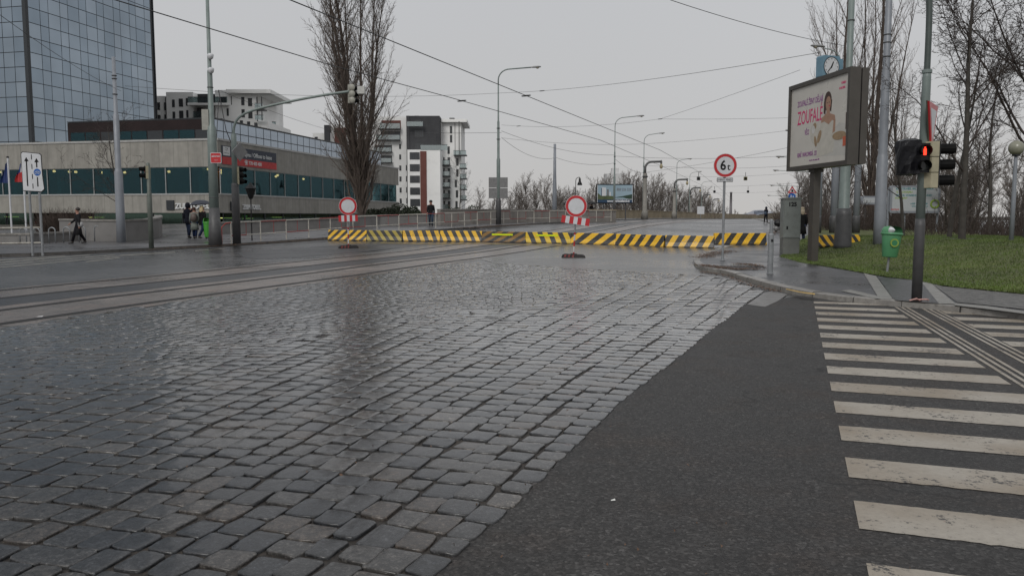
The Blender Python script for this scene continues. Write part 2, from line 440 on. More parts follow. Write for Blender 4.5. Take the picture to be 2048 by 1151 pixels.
# ---------------------------------------------------------------- cobbles
CE_R = [(1525, 586), (1490, 611), (1428, 660.6), (1300, 763), (1252, 802), (1206, 844), (1144, 902), (1093, 950), (1031, 1019), (953, 1087), (891, 1142), (800, 1235), (640, 1420)]
CE_T = [(985, 526), (1070, 532), (1150, 538), (1300, 546), (1395, 551), (1440, 557), (1480, 566)]
cob_right = pix(CE_R); cob_top = pix(CE_T)
trk = [q for q in track_off(-.46) if q[0] > -16 and q[1] < cob_top[0][1]]
cpoly = trk + cob_top + cob_right + [(-12, cob_right[-1][1] - .3), (-16, 3)]
zoneC = pix([(-200, 790), (0, 790), (270, 762), (480, 717), (680, 667), (1000, 622), (1200, 588), (1360, 556)]) + [(6, 30), (-20, 30)]
seamAB = pix([(560, 1151), (900, 650)])
def sideAB(x, y):
    (ax, ay), (bx, by) = seamAB; return ((bx - ax) * (y - ay) - (by - ay) * (x - ax)) / math.hypot(bx - ax, by - ay)
bed = triangulated(dedupe(cpoly), .007, 'cobble_bed', M_bed); struct(bed)
rnd = random.Random(11)
cv = []; cf = []; ca = []
def stone(c, du, dv, hu, hv, far):
    n0 = len(cv); r = rnd.random(); zt = .022 + rnd.gauss(0, .0022) ; tx = rnd.gauss(0, .008); ty = rnd.gauss(0, .008)
    jit = .007; cs = rnd.uniform(.010, .020)
    pts = []
    cn = [(-hu, -hv), (hu, -hv), (hu, hv), (-hu, hv)]
    cn = [(a + rnd.gauss(0, jit), b + rnd.gauss(0, jit)) for a, b in cn]
    for i in range(4):
        a = cn[i]; p = cn[i - 1]; q = cn[(i + 1) % 4]
        for o in (p, q):
            L = math.hypot(o[0] - a[0], o[1] - a[1]) + 1e-6; pts.append((a[0] + (o[0] - a[0]) * cs / L, a[1] + (o[1] - a[1]) * cs / L))
        if not far:
            m_ = pts[-1]; L = math.hypot(q[0] - a[0], q[1] - a[1]); k = .5 + rnd.gauss(0, .08)
            nx_, ny_ = (q[1] - a[1]) / (L + 1e-6), -(q[0] - a[0]) / (L + 1e-6); w_ = rnd.gauss(.002, .004)
            pts.append((a[0] + (q[0] - a[0]) * k + nx_ * w_, a[1] + (q[1] - a[1]) * k + ny_ * w_))
    m = len(pts); g0 = gz(c[0], c[1])
    rings = ((1.0, -.022), (.99, -.006), (.965, -.0012), (.93, -.0004), (.6, .0006)) if not far else ((1.0, -.02), (.965, -.001), (.93, 0))
    for s_, dz in rings:
        for a, b in pts:
            x = c[0] + du[0] * a * s_ + dv[0] * b * s_; y = c[1] + du[1] * a * s_ + dv[1] * b * s_
            cv.append((x, y, g0 + zt + dz + tx * a + ty * b + (rnd.gauss(0, .0012) if s_ < .7 else 0)))
    cv.append((c[0], c[1], g0 + zt + .002))
    for j in range(len(rings) - 1):
        for k in range(m): cf.append((n0 + j * m + k, n0 + j * m + (k + 1) % m, n0 + (j + 1) * m + (k + 1) % m, n0 + (j + 1) * m + k))
    l = n0 + (len(rings) - 1) * m; ce = len(cv) - 1
    for k in range(m): cf.append((l + k, l + (k + 1) % m, ce))
    ca.extend([r] * (len(cv) - n0))
def lay(origin, dirv, rng, rw, keep, wob=.0, ln=(.16, .25)):
    "rows of stones running along dirv"
    D = Vector(dirv).normalized(); Nn = Vector((D.y, -D.x)); s = rng[0]
    while s < rng[1]:
        w_ = rw * (1 + rnd.gauss(0, .08)); tpos = rng[2] + rnd.random() * .2
        while tpos < rng[3]:
            L = rnd.uniform(*ln); o = origin + D * (tpos + L / 2) + Nn * (s + w_ / 2 + wob * math.sin(tpos * .55 + s * .1) + .012 * math.sin(tpos * 1.9 + s))
            if keep(o.x, o.y): stone((o.x, o.y), (D.x, D.y), (Nn.x, Nn.y), L / 2 - .005, w_ / 2 - .005, o.y > 13)
            tpos += L
        s += w_
vis = lambda x, y: y > 1.6 and -(.67 * y + 3.8) < x < .67 * y + 1.2 and y < 31
O = Vector(cob_right[0]); eA = (Vector(cob_right[1]) - Vector(cob_right[9])); 
def shear_keep(zone):
    def k(x, y):
        if not vis(x, y) or not inside(x, y, cpoly): return False
        c = inside(x, y, zoneC)
        if zone == 'C': return c
        if c: return False
        return sideAB(x, y) < 0 if zone == 'A' else sideAB(x, y) >= -.2
    return k
# zone A follows the edge: rows offset from it
_e = (Vector(cob_right[0]) - Vector(cob_right[2])).normalized()
edgeL = dens([tuple(q) for q in cob_right[::-1]] + [tuple(Vector(cob_right[0]) + _e * 12)], .1)
def lay_rows(rw=.182, g=.075):
    "rows start along the straight edge and fan slowly out to the far side"
    s = 0; row = 0; E = edgeL[::3]
    while s < 11:
        w0 = rw * (1 + rnd.gauss(0, .06)); sm = s + w0 / 2; ph = rnd.random() * 6
        line = [(x - sm * 1.08 * (1 + g * (y - 4)) + .012 * math.sin(y * 1.7 + ph), y) for x, y in E]; line = dens(line, .03); i = rnd.randrange(0, 6)
        while i < len(line) - 2:
            L = rnd.uniform(.165, .25); j = i; acc = 0
            while j < len(line) - 1 and acc < L: acc += math.hypot(line[j + 1][0] - line[j][0], line[j + 1][1] - line[j][1]); j += 1
            if acc < .1: break
            a = Vector(line[i]); b = Vector(line[j]); c = (a + b) / 2; D = (b - a).normalized(); Nn = Vector((D.y, -D.x)); x, y = c
            w_ = w0 * (1 + g * (y - 4)) * 1.08 * D.y
            if vis(x, y) and not inside(x, y - .17, zoneC) and (inside(x, y, cpoly) or (row == 0 and y < cob_right[0][1])): stone((x, y), tuple(D), tuple(Nn), L / 2 - .006, w_ / 2 - .006, y > 13)
            i = j
        s += w0; row += 1
lay_rows()
lay(Vector((0, 6)), (1, -.10), (-26, 4, -18, 14), .17, shear_keep('C'), .07, (.18, .27))
me = bpy.data.meshes.new('cobbles'); me.from_pydata(cv, [], cf)
at = me.attributes.new('rnd', 'FLOAT', 'POINT'); at.data.foreach_set('value', ca)
me.polygons.foreach_set('use_smooth', [True] * len(cf))
m, t, p, o = nt('wet_cobble'); c = coords(t, 'Object')
A_ = N(t, 'ShaderNodeAttribute'); A_.attribute_name = 'rnd'
base = ramp(t, A_.outputs['Fac'], [(0, (.014, .016, .019)), (.3, (.024, .025, .027)), (.6, (.034, .033, .032)), (.85, (.045, .042, .039)), (.94, (.042, .034, .028)), (1, (.06, .054, .048))])
mot = noise(t, 28, 5, .7, c); base = mixc(t, 1.0, base, ramp(t, mot, [(.3, .35), (.5, .95), (.7, 2.3)]), 'MULTIPLY')
vsp = N(t, 'ShaderNodeTexVoronoi'); vsp.inputs['Scale'].default_value = 130; t.links.new(c, vsp.inputs['Vector']); spc = N(t, 'ShaderNodeSeparateColor'); t.links.new(vsp.outputs['Color'], spc.inputs[0]); base = mixc(t, 1.0, base, ramp(t, spc.outputs[0], [(0, .6), (.7, 1.0), (.95, 1.7), (1, 2.4)]), 'MULTIPLY')
base = mixc(t, 1.0, base, ramp(t, noise(t, .35, 4, .6, c, .5), [(.35, .72), (.7, 1.15)]), 'MULTIPLY')
t.links.new(base, p.inputs['Base Color']); p.inputs['Specular IOR Level'].default_value = .4
big = noise(t, .22, 4, .6, c, .6); rr = math_(t, 'ADD', ramp(t, big, [(.38, .22), (.66, .4)]), ramp(t, mot, [(.35, .03), (.75, .16)]))
p.inputs['Coat IOR'].default_value = 1.52; sxy = N(t, 'ShaderNodeSeparateXYZ'); t.links.new(c, sxy.inputs[0]); film = ramp(t, math_(t, 'ADD', math_(t, 'DIVIDE', sxy.outputs[1], 20), math_(t, 'MULTIPLY', big, .5)), [(.36, .18), (.72, 1)]); t.links.new(film, p.inputs['Coat Weight']); t.links.new(ramp(t, mot, [(.35, .05), (.7, .15)]), p.inputs['Coat Roughness'])
cb = N(t, 'ShaderNodeBump'); cb.inputs['Strength'].default_value = .07; cb.inputs['Distance'].default_value = .006; t.links.new(noise(t, 38, 5, .7, c), cb.inputs['Height']); t.links.new(cb.outputs[0], p.inputs['Coat Normal'])
t.links.new(rr, p.inputs['Roughness']); bump(t, p, math_(t, 'ADD', noise(t, 55, 5, .75, c), noise(t, 14, 2, .5, c)), .38, .009)
me.materials.append(m); co = bpy.data.objects.new('cobbles', me); COL.objects.link(co); struct(co); co.parent = bed
print('stones', len(ca), 'verts')

# ---------------------------------------------------------------- asphalt sheets in front
rj = random.Random(8); nearP = [(x + rj.gauss(0, .012) - .03, y + rj.gauss(0, .012)) for x, y in dens(cob_right[1:], .12)] + [(12, cob_right[-1][1] - 2), (25, 0), (25, 12)] + pix([(2300, 668), (2048, 640), (1848, 618.6), (1775, 613), (1665, 602), (1600, 592)])
def grid_sheet(poly, off, name, mat):
    return struct(triangulated(dedupe(poly), off, name, mat))
grid_sheet(nearP, .012, 'asphalt_road_surface', M_near)
mp = pix([(985, 525.5), (1070, 531), (1150, 537), (1300, 545.5), (1395, 550.5), (1440, 556.5), (1480, 565), (1530, 578), (1478, 559.5), (1444, 548), (1416, 545), (1394, 539), (1384, 527), (1390, 516), (1420, 505), (1440, 499.5), (1430, 496.5), (1330, 495), (1233, 490), (1150, 488.5), (1120, 492.5), (1060, 502), (1000, 512.5), (960, 518)])
grid_sheet(mp, .009, 'pale_road_surface', M_mid)
grid_sheet(pix([(1494, 610), (1527, 588), (1545, 582), (1575, 590), (1556, 603), (1530, 615)]), .016, 'road_patch_surface', pm('light_patch', (.12, .115, .11), .4, .2, 5, bmp=.3))
grid_sheet(pix([(470, 505), (560, 498), (700, 488), (800, 487), (880, 487), (800, 496), (700, 506), (600, 515), (520, 518), (490, 515)]), .004, 'road_patch_surface', M_patch)
# ---------------------------------------------------------------- painted markings
m, t, p, o = nt('worn_white_paint'); c = coords(t); n1 = noise(t, 26, 6, .75, c); n2 = noise(t, 2.6, 4, .6, c); n3 = noise(t, 1.1, 3, .5, c)
wear = math_(t, 'ADD', math_(t, 'MULTIPLY', n1, .62), math_(t, 'MULTIPLY', n2, .38)); hole = ramp(t, wear, [(.412, 1), (.445, 0)])
wc = mixc(t, ramp(t, n3, [(.42, 0), (.66, .7)]), (.32, .292, .25), (.19, .148, .10)); wc = mixc(t, 1.0, wc, ramp(t, n1, [(.3, .82), (.7, 1.08)]), 'MULTIPLY')
t.links.new(mixc(t, hole, wc, (.04, .038, .037)), p.inputs['Base Color']); p.inputs['Roughness'].default_value = .55; bump(t, p, n1, .3, .004); MATS['wear'] = m; M_wht = m
zO = P(1732, 1131); zE = P(1627, 604); e1 = Vector((zE.x - zO.x, zE.y - zO.y)).normalized(); e2 = Vector((e1.y, -e1.x))
g0 = Vector(P(1789, 615)[:2]); g1 = Vector(P(2048, 779)[:2]); gd = (g1 - g0).normalized()
def hit(o_, d_, off):
    "distance along d_ from o_ to the guide line shifted by off"
    q = g0 + e2 * off; den = d_.x * gd.y - d_.y * gd.x; r = q - o_
    return (r.x * gd.y - r.y * gd.x) / den
mb = MB(); zt = .016
k = -3; zo = Vector((zO.x, zO.y)); tot = (Vector(zE[:2]) - zo).length; per = tot / 14.0
for k in range(-4, 15):
    a = zo + e1 * (per * k); wd = min(.50, per * .5)
    if k == 14: wd *= .8
    l1 = hit(a, e2, -.06)
    if l1 > .3:
        ends = [a, a + e2 * l1, a + e2 * hit(a - e1 * wd, e2, -.06) - e1 * wd, a - e1 * wd]
        jj = [(q.x, q.y) for q in ends]; n_ = 44; jw = random.Random(k + 50)
        A = [(jj[0][0] + (jj[1][0] - jj[0][0]) * i / n_, jj[0][1] + (jj[1][1] - jj[0][1]) * i / n_) for i in range(n_ + 1)]
        B = [(jj[3][0] + (jj[2][0] - jj[3][0]) * i / n_, jj[3][1] + (jj[2][1] - jj[3][1]) * i / n_) for i in range(n_ + 1)]
        A = [(x + e1.x * q, y + e1.y * q) for (x, y), q in zip(A, [jw.gauss(0, .003) for _ in A])]; B = [(x + e1.x * q, y + e1.y * q) for (x, y), q in zip(B, [jw.gauss(0, .0035) for _ in B])]; ribbon(A, B, zt, mb=mb)
    if k > 3:
        s0 = hit(a, e2, .62); s1 = hit(a - e1 * wd, e2, .62)
        ribbon([tuple(a + e2 * s0), tuple(a + e2 * 6.5)], [tuple(a - e1 * wd + e2 * s1), tuple(a - e1 * wd + e2 * 6.5)], zt, mb=mb)
for off in (.0, .085, .17, .39, .475, .56):
    q0 = g0 + e2 * off; q1 = q0 + gd * 9
    ribbon([tuple(q0), tuple(q1)], [tuple(q0 + e2 * .04), tuple(q1 + e2 * .04)], zt, mb=mb)
struct(mb.build('zebra_crossing_road_markings', M_wht))
mb = MB()
for a, b in (((0, 529), (230, 509)), ((0, 534), (240, 512)), ((0, 524.5), (180, 509)), ((172, 523), (240, 514.5)), ((0, 519.5), (130, 511)), ((240, 510), (350, 503.5)), ((390, 500.8), (450, 496.5))):
    p = pix([a, b]); q = pix([(a[0], a[1] + 1.6), (b[0], b[1] + 1.3)]); ribbon(p, q, .005, mb=mb)
struct(mb.build('hatched_road_markings', pm('faded_paint', (.2, .19, .165), .45, .4, 2, dirt=(.07, .07, .07))))
mb = MB()
for l in ([(760, 485.6), (870, 487.6), (960, 486.5)], [(960, 486.5), (1052, 489), (1145, 491)]):
    p = pix(l); q = pix([(a, b + 1.3) for a, b in l]); ribbon(p, q, .016, mb=mb)
struct(mb.build('yellow_road_markings', pm('faded_yellow', (.24, .17, .05), .5, .4, 2, dirt=(.09, .08, .07))))
# lane lines running over the bridge
mb = MB()
for d in (-3.4, 8.6):
    for s in range(0, 16):
        a = 46 + s * 9; C_ = [q for q in track_off(d) if a < q[1] < a + 4]
        if len(C_) > 2: ribbon(C_, offset_line(C_, .12), .006, mb=mb)
struct(mb.build('lane_road_markings', MATS['faded_paint']))
# yellow paint on the kerb, dropped at the crossing
mb = MB(); p = pix([(1572, 577), (1600, 583), (1630, 587)], .12); q = pix([(1572, 578.6), (1600, 585.2), (1630, 589.4)], .12); ribbon(p, q, .125, mb=mb)
struct(mb.build('kerb_paint_marking', pm('kerb_yellow', (.42, .26, .04), .5, .3, 4, dirt=(.2, .17, .1))))
# footway inlays near the corner: pale strips, tactile cubes, fans of mosaic
def inl(l, off, name, mat): return struct(triangulated(dedupe(pix(l, .12)), .12 + off, name, mat))
inl([(1727, 546), (1752, 552), (1783, 594), (1755, 592)], .004, 'footway_strip', M_strip)
inl([(1680, 581), (1700, 579), (1758, 592), (1785, 594), (1783, 598), (1752, 597)], .003, 'footway_strip', M_strip)
inl([(1842, 563), (1862, 566), (1912, 608), (1878, 607)], .004, 'footway_strip', M_strip)
inl([(1905, 605.5), (1968, 611), (2048, 622), (2200, 640), (2200, 646), (2048, 627), (1968, 617), (1910, 610.5)], .003, 'footway_strip', M_strip)
def mosaic(name, col, sc):
    m, t, p, o = nt(name); c = coords(t); v = N(t, 'ShaderNodeTexVoronoi', feature='DISTANCE_TO_EDGE'); v.inputs['Scale'].default_value = sc; v.inputs['Randomness'].default_value = .45
    v2 = N(t, 'ShaderNodeTexVoronoi'); v2.inputs['Scale'].default_value = sc; v2.inputs['Randomness'].default_value = .45
    for q in (v, v2): t.links.new(c, q.inputs['Vector'])
    e_ = ramp(t, v.outputs['Distance'], [(.03, .25), (.12, 1)]); sp = N(t, 'ShaderNodeSeparateColor'); t.links.new(v2.outputs['Color'], sp.inputs[0])
    b_ = mixc(t, 1.0, col, ramp(t, sp.outputs[0], [(0, .6), (1, 1.4)]), 'MULTIPLY'); b_ = mixc(t, 1.0, b_, e_, 'MULTIPLY')
    t.links.new(b_, p.inputs['Base Color']); p.inputs['Roughness'].default_value = .38; bump(t, p, e_, .5, .01); MATS[name] = m; return m
M_mos = mosaic('stone_mosaic', (.1, .096, .09), 10); M_mosd = mosaic('dark_mosaic', (.05, .05, .053), 8)
inl([(1754, 552), (1776, 555), (1826, 560), (1842, 563), (1878, 607), (1790, 600), (1784, 594)], .0035, 'mosaic_pavement', M_mosd)
inl([(1862, 566), (1884, 572), (2048, 588.6), (2200, 602), (2200, 637), (2048, 618), (1968, 609), (1914, 604)], .002, 'mosaic_pavement', M_mos)
# drain grate and drifted leaves on the corner
mb = MB(); gp = P(1478, 533, .12)
for k in range(12): mb.box((gp.x - .55 + k * .095, gp.y - .32, gp.z + .004), (gp.x - .5 + k * .095, gp.y + .32, gp.z + .014))
mb.box((gp.x - .62, gp.y - .38, gp.z), (gp.x - .56, gp.y + .38, gp.z + .016)); mb.box((gp.x + .6, gp.y - .38, gp.z), (gp.x + .66, gp.y + .38, gp.z + .016))
tag(mb.build('drain_grate', pm('grate_iron', (.07, .06, .055), .45, .3, 9, metal=.5)), 'iron drain grate set in the footway corner among brown leaves', 'grate')
rnd = random.Random(3); mb = MB(); vs = []; fs = []
def leafs(path, wdt, n, off=.125, f=gz, s0=.02):
    for _ in range(n):
        i = rnd.randrange(len(path) - 1); t_ = rnd.random(); a = path[i]; b = path[i + 1]
        x = a[0] + (b[0] - a[0]) * t_ + rnd.gauss(0, wdt); y = a[1] + (b[1] - a[1]) * t_ + rnd.gauss(0, wdt); s = s0 * rnd.uniform(.6, 1.6); w_ = rnd.random() * 6.28; z = f(x, y) + off + rnd.random() * .02
        n0 = len(vs); vs.extend([(x + s * math.cos(w_ + q), y + s * math.sin(w_ + q), z + rnd.uniform(0, .015)) for q in (0, 1.7, 3.1, 4.6)]); fs.append((n0, n0 + 1, n0 + 2, n0 + 3))
leafs(pix([(1402, 516), (1425, 508), (1460, 502)], .12), .22, 1500); leafs(pix([(1400, 530), (1430, 534), (1470, 539), (1515, 538)], .12), .13, 1100)
leafs(pix([(1470, 528), (1500, 529), (1518, 533)], .12), .1, 500); leafs(pix([(1400, 545), (1450, 552), (1500, 572), (1560, 586)]), .06, 500, .02)
leafs(pix([(300, 499), (452, 491), (560, 484), (657, 477)], .12), .15, 900, s0=.03); leafs(pix([(930, 456), (1000, 452), (1060, 449)], .12), .5, 1200, s0=.05)
leafs(pix([(1530, 470), (1556, 462), (1570, 452)], .12), .3, 900, s0=.04)
leafs(pix([(500, 850), (900, 900), (1100, 940)]), .8, 26, .03, s0=.008); leafs(pix([(1030, 1045), (1350, 1080), (1500, 1090)]), .3, 22, .014, s0=.005)
mb.add(vs, fs); tag(mb.build('fallen_leaves', pm('dead_leaf', (.095, .05, .026), .6, .4, 30)), 'brown wet leaves drifted along the kerbs', 'leaves', kind='stuff')
for nm, px_, lab, col_, sz in (('paper_scrap', (1226, 1006), 'tiny white paper scrap on the coarse asphalt', (.5, .5, .48), .012), ('paper_scrap', (80, 635), 'white paper slip lying on the nearest tram rail', (.7, .7, .7), .045)):
    q = P(*px_); mb = MB(); mb.add([(q.x - sz, q.y - sz * .6, q.z + .018), (q.x + sz, q.y - sz * .5, q.z + .02), (q.x + sz * .9, q.y + sz * .6, q.z + .026), (q.x - sz * .9, q.y + sz * .5, q.z + .019)], [(0, 1, 2, 3)])
    tag(mb.build(nm, pm('paper' + str(sz), col_, .7)), lab, 'paper scrap')
# ---------------------------------------------------------------- street furniture
M_red = pm('sign_red', (.42, .02, .025), .35, .08, 4); M_white = pm('sign_white', (.52, .53, .55), .4, .08, 3, dirt=(.35, .35, .33, .4)); M_blk = pm('black_plastic', (.009, .009, .010), .45, .15, spec=.25)
M_zinc = pm('galvanised_steel', (.23, .24, .25), .4, .2, 6, metal=.3); M_pole = pm('grey_green_pole', (.155, .19, .18), .45, .12, 3); M_pole2 = pm('grey_tram_pole', (.20, .215, .24), .45, .1, 3)
M_dpole = pm('dark_pole_foot', (.06, .06, .062), .5, .2, 5); M_cream = pm('cream_signal_box', (.30, .275, .19), .5, .15, 6); M_rubber = pm('rubber_foot', (.02, .018, .018), .6, .3, 8, bmp=.5, bs=30)
M_ygrn = pm('neon_tape', (.62, .72, .0), .4, .05); M_blue = pm('sign_blue', (.01, .09, .34), .35, .08); M_gback = pm('sign_back_grey', (.15, .15, .15), .5, .2)
M_rwhite = pm('rail_white', (.45, .43, .38), .5, .2, 5, dirt=(.12, .07, .04)); M_rred = pm('rail_red', (.28, .035, .03), .5, .25, 5, dirt=(.08, .05, .04))
def stripes(name, c1, c2, per, slope, dirt=.3, axis=0):
    m, t, p, o = nt(name); c = coords(t); s = N(t, 'ShaderNodeSeparateXYZ'); t.links.new(c, s.inputs[0])
    n = noise(t, 5, 5, .7, c); n2 = noise(t, 20, 4, .7, c)
    v = math_(t, 'ADD', s.outputs[axis], math_(t, 'MULTIPLY', s.outputs[2], slope)); v = math_(t, 'ADD', v, math_(t, 'MULTIPLY', n2, .015))
    fr = math_(t, 'FRACT', math_(t, 'DIVIDE', v, per)); k = ramp(t, math_(t, 'GREATER_THAN', fr, .5), [(0, 0), (1, 1)])
    b = mixc(t, k, c1, c2); b = mixc(t, 1.0, b, ramp(t, n, [(.3, .75), (.7, 1.12)]), 'MULTIPLY')
    b = mixc(t, ramp(t, math_(t, 'ADD', math_(t, 'MULTIPLY', n, .5), math_(t, 'MULTIPLY', n2, .5)), [(.5, 0), (.62, dirt)]), b, (.09, .08, .07))
    # grime low down where the wheels splash it
    g = math_(t, 'ADD', s.outputs[2], math_(t, 'MULTIPLY', n, .22)); b = mixc(t, ramp(t, g, [(.13, .65), (.24, 0)]), b, (.035, .03, .026))
    t.links.new(b, p.inputs['Base Color']); p.inputs['Roughness'].default_value = .42; bump(t, p, n2, .25, .01); MATS[name] = m; return m
YEL = (.78, .45, .010); BK = (.022, .022, .022)
# barriers
def barrier(a, b, h, name, mat, label, extra=None, wb=.2):
    a = Vector(a); b = Vector(b); L = (b - a).length; ang = math.atan2(b.y - a.y, b.x - a.x)
    c = (a + b) / 2; z = min(gz(*a[:2]), gz(*b[:2]), gz(*c[:2])) if extra != 'grass' else ggrass(*c[:2]) - .06
    r = thing('concrete_barrier', (c.x, c.y, z + (.11 if extra in ('kerb',) else 0)), label, 'barrier', ang, 'striped concrete barriers across the road')
    r.rotation_euler = (0, -math.asin((b.z - a.z) / L), ang)
    mb = MB(); hl = L / 2 - .012; pr = [(-wb, 0), (wb, 0), (wb, .06), (wb * .62, h * .45), (wb * .42, h - .02), (wb * .36, h), (-wb * .36, h), (-wb * .42, h - .02), (-wb * .62, h * .45), (-wb, .06)]
    n = len(pr); segs = [(-hl, .97), (-hl + .03, 1.0), (hl - .03, 1.0), (hl, .97)]; vs = [(x, y * k, zz * (1 if k == 1 else .985)) for x, k in segs for y, zz in pr]
    fs = [(i * n + k, i * n + (k + 1) % n, (i + 1) * n + (k + 1) % n, (i + 1) * n + k) for i in range(3) for k in range(n)]
    fs = [f[::-1] for f in fs] + [tuple(range(n)), tuple(range(4 * n - 1, 3 * n - 1, -1))]
    mb.add(vs, fs); mb.build('body', mat, r)
    mb = MB()
    for s in (-.27, .23):
        mb2 = MB(); mb2.prism([(L * s - .13, -.002), (L * s + .13, -.002), (L * s + .1, .055), (L * s - .1, .055)], -wb - .003, -wb + .05); mb2.build('slot_shade_block', MATS['black_plastic'], r)  # black block set slightly proud, standing for the shade inside a foot notch
    if extra == 'neon':
        mb = MB(); mb.box((-L * .26, -wb * .55 - .012, h * .66), (L * .22, -wb * .5, h * .66 + .075)); mb.build('reflective_tape', M_ygrn, r)
    if extra == 'graffiti':
        mb = MB(); rn = random.Random(4)
        for k in range(8):
            x0 = -.05 + rn.uniform(-.35, .35); z0 = .25 + rn.uniform(-.08, .1); x1 = x0 + rn.uniform(-.2, .25); z1 = z0 + rn.uniform(-.12, .14)
            f = lambda z: -(wb * (.62 - .2 * (z - h * .45) / (h * .55)) if z > h * .45 else wb - (wb * .38) * (z - .06) / (h * .45 - .06)) - .006
            mb.tube([(x0, f(z0), z0), ((x0 + x1) / 2, f((z0 + z1) / 2), (z0 + z1) / 2), (x1, f(z1), z1)], .007, 4)
        mb.build('graffiti_marks', pm('white_spray', (.5, .5, .5), .6), r)
    if extra == 'dots':
        mb = MB()
        for x in (-.35, -.3, -.26, .18, .22, .27, .33): mb.cbox((x, -wb * .47 - .004, h * .82), (.022, .012, .02))
        mb.build('paint_marks', pm('white_spray', (.5, .5, .5), .6), r)
    return r
BX = [(658, 480.5), (735, 481.5), (806, 482.5), (881, 482.5), (965, 483.5), (1052, 485.5), (1143, 487.5), (1233, 490), (1330, 494), (1429, 496)]
bp = [P(u, v) for u, v in BX]; 
bl = ['yellow barrier with slanting black stripes at the kerb end of the row', 'dull faded yellow-green striped barrier second from the kerb end', 'worn barrier with chipped foot standing third from the kerb end', 'yellow and black barrier just before the dark brownish one',
      'dirty brownish barrier with one long neon strip', 'bright yellow barrier with broken neon tape behind the no-entry sign', 'wide-striped barrier directly behind the stem of the leaning sign', 'striped barrier with small white paint dots near its top', 'striped barrier with white graffiti scrawl beside the kerb corner']
spec = [(YEL, .36, .95, 0), ((.36, .28, .045), .36, -.75, 0), (YEL, .36, -.35, 0), (YEL, .36, -.5, 0), ((.24, .125, .02), .50, 1.5, 'neon'), ((.66, .44, .012), .44, -.5, 'neon'), (YEL, .62, 1.1, 0), (YEL, .44, .55, 'dots'), (YEL, .44, .5, 'graffiti')]
for i in range(9):
    c1, per, sl, ex = spec[i]; sl = -sl
    barrier(bp[i], bp[i + 1], .56, 'concrete_barrier', stripes('barrier_paint_%d' % i, c1, BK, per * 1.2, sl * 1.1, .75 if i in (2, 4) else .35), bl[i], ex)
barrier(P(1427, 489.5, .11), P(1531, 489.5, .11), .55, 'b', stripes('barrier_paint_a', YEL, BK, .56, -.75, .5), 'separate striped barrier set back behind the weight limit sign', 'kerb')
q = W(1627, 484, 30.5); q2 = W(1717, 484, 31.5)
barrier((q.x, q.y, 0), (q2.x, q2.y, 0), .46, 'b', stripes('barrier_paint_b', YEL, BK, .42, .8, .15), 'yellow and black barrier standing on the grass behind thick pole', 'grass', .16)

def ring_sign(parent, r, z, ringw, name='sign_disc', y=0):
    p = MB().prism(disc_poly(r, 40, 0, z), y - .004, y + .012).build(name, M_white, parent)
    mb = MB(); a = disc_poly(r * .97, 40, 0, z); b = disc_poly(r * .97 - ringw, 40, 0, z)
    vs = [(x, y - .0075, q) for x, q in a] + [(x, y - .0075, q) for x, q in b]; n = 40
    mb.add(vs, [(k, (k + 1) % n, n + (k + 1) % n, n + k) for k in range(n)]); mb.build('red_border', M_red, p)
    MB().prism(disc_poly(r * .97, 40, 0, z), y + .013, y + .018).build('sign_back', M_gback, p)
    return p
def no_entry(u, v, top, rad_px, label, tilt, rz, board, lean=0):
    b = P(u, v); k = b.y / FPX; R = rad_px * k; zc = Zat(top, b.y) - b.z
    r = thing('no_entry_sign', b, label, 'road sign', rz, 'portable no-entry signs before the barriers'); r.rotation_euler = (0, lean, rz)
    mb = MB(); h = zc + .2
    mb.tube([(0, 0, .08), (0, 0, h)], .03, 10); mb.build('pole', stripes('pole_stripes', (.36, .02, .02), (.5, .5, .5), .42, 0, .2, 2), r)
    mb = MB(); mb.tube([(0, 0, zc - .95), (0, 0, zc)], .033, 10); mb.build('pole_sleeve', M_zinc, r)
    s = ring_sign(r, R, zc, R * .235, y=-.055)
    bw, bh, bz = board; pz = zc - R - bh * .50
    M = Matrix.Translation((0, -.07, pz)) @ Matrix.Rotation(tilt, 4, 'Y')
    for i in range(7):
        x0 = -bw / 2 + bw * i / 7; x1 = x0 + bw / 7
        MB().prism([(x0, -bh / 2), (x1, -bh / 2), (x1, bh / 2), (x0, bh / 2)], -.012, .012, 0, M).build('warning_board_panel' if 1 else '', (M_red if i % 2 == 0 else M_white), r)
    ft = MB()
    for s_ in (-1, 1):
        ft.prism([(s_ * .24 - .2, 0), (s_ * .24 + .2, 0), (s_ * .24 + .17, .09), (s_ * .24 + .09, .13), (s_ * .24 - .09, .13), (s_ * .24 - .17, .09)], -.17, .17)
    ft.box((-.12, -.1, .02), (.12, .1, .15)); ft.build('foot', M_rubber, r)
    mb = MB()
    for x in (-.36, -.22, -.08): mb.prism([(x, .02), (x + .07, .02), (x + .1, .11), (x + .03, .11)], -.176, -.170)
    mb.build('foot_reflector', pm('foot_red', (.2, .04, .04), .5), r)
    return r
no_entry(697, 496, 412, 18, 'upright no-entry sign on striped pole in front of the poplar', -.03, .35, (.85, .28, 0))
no_entry(1147, 515, 412, 21.5, 'leaning no-entry sign with tilted red and white board below', .1, -.05, (1.02, .26, 0), .045)

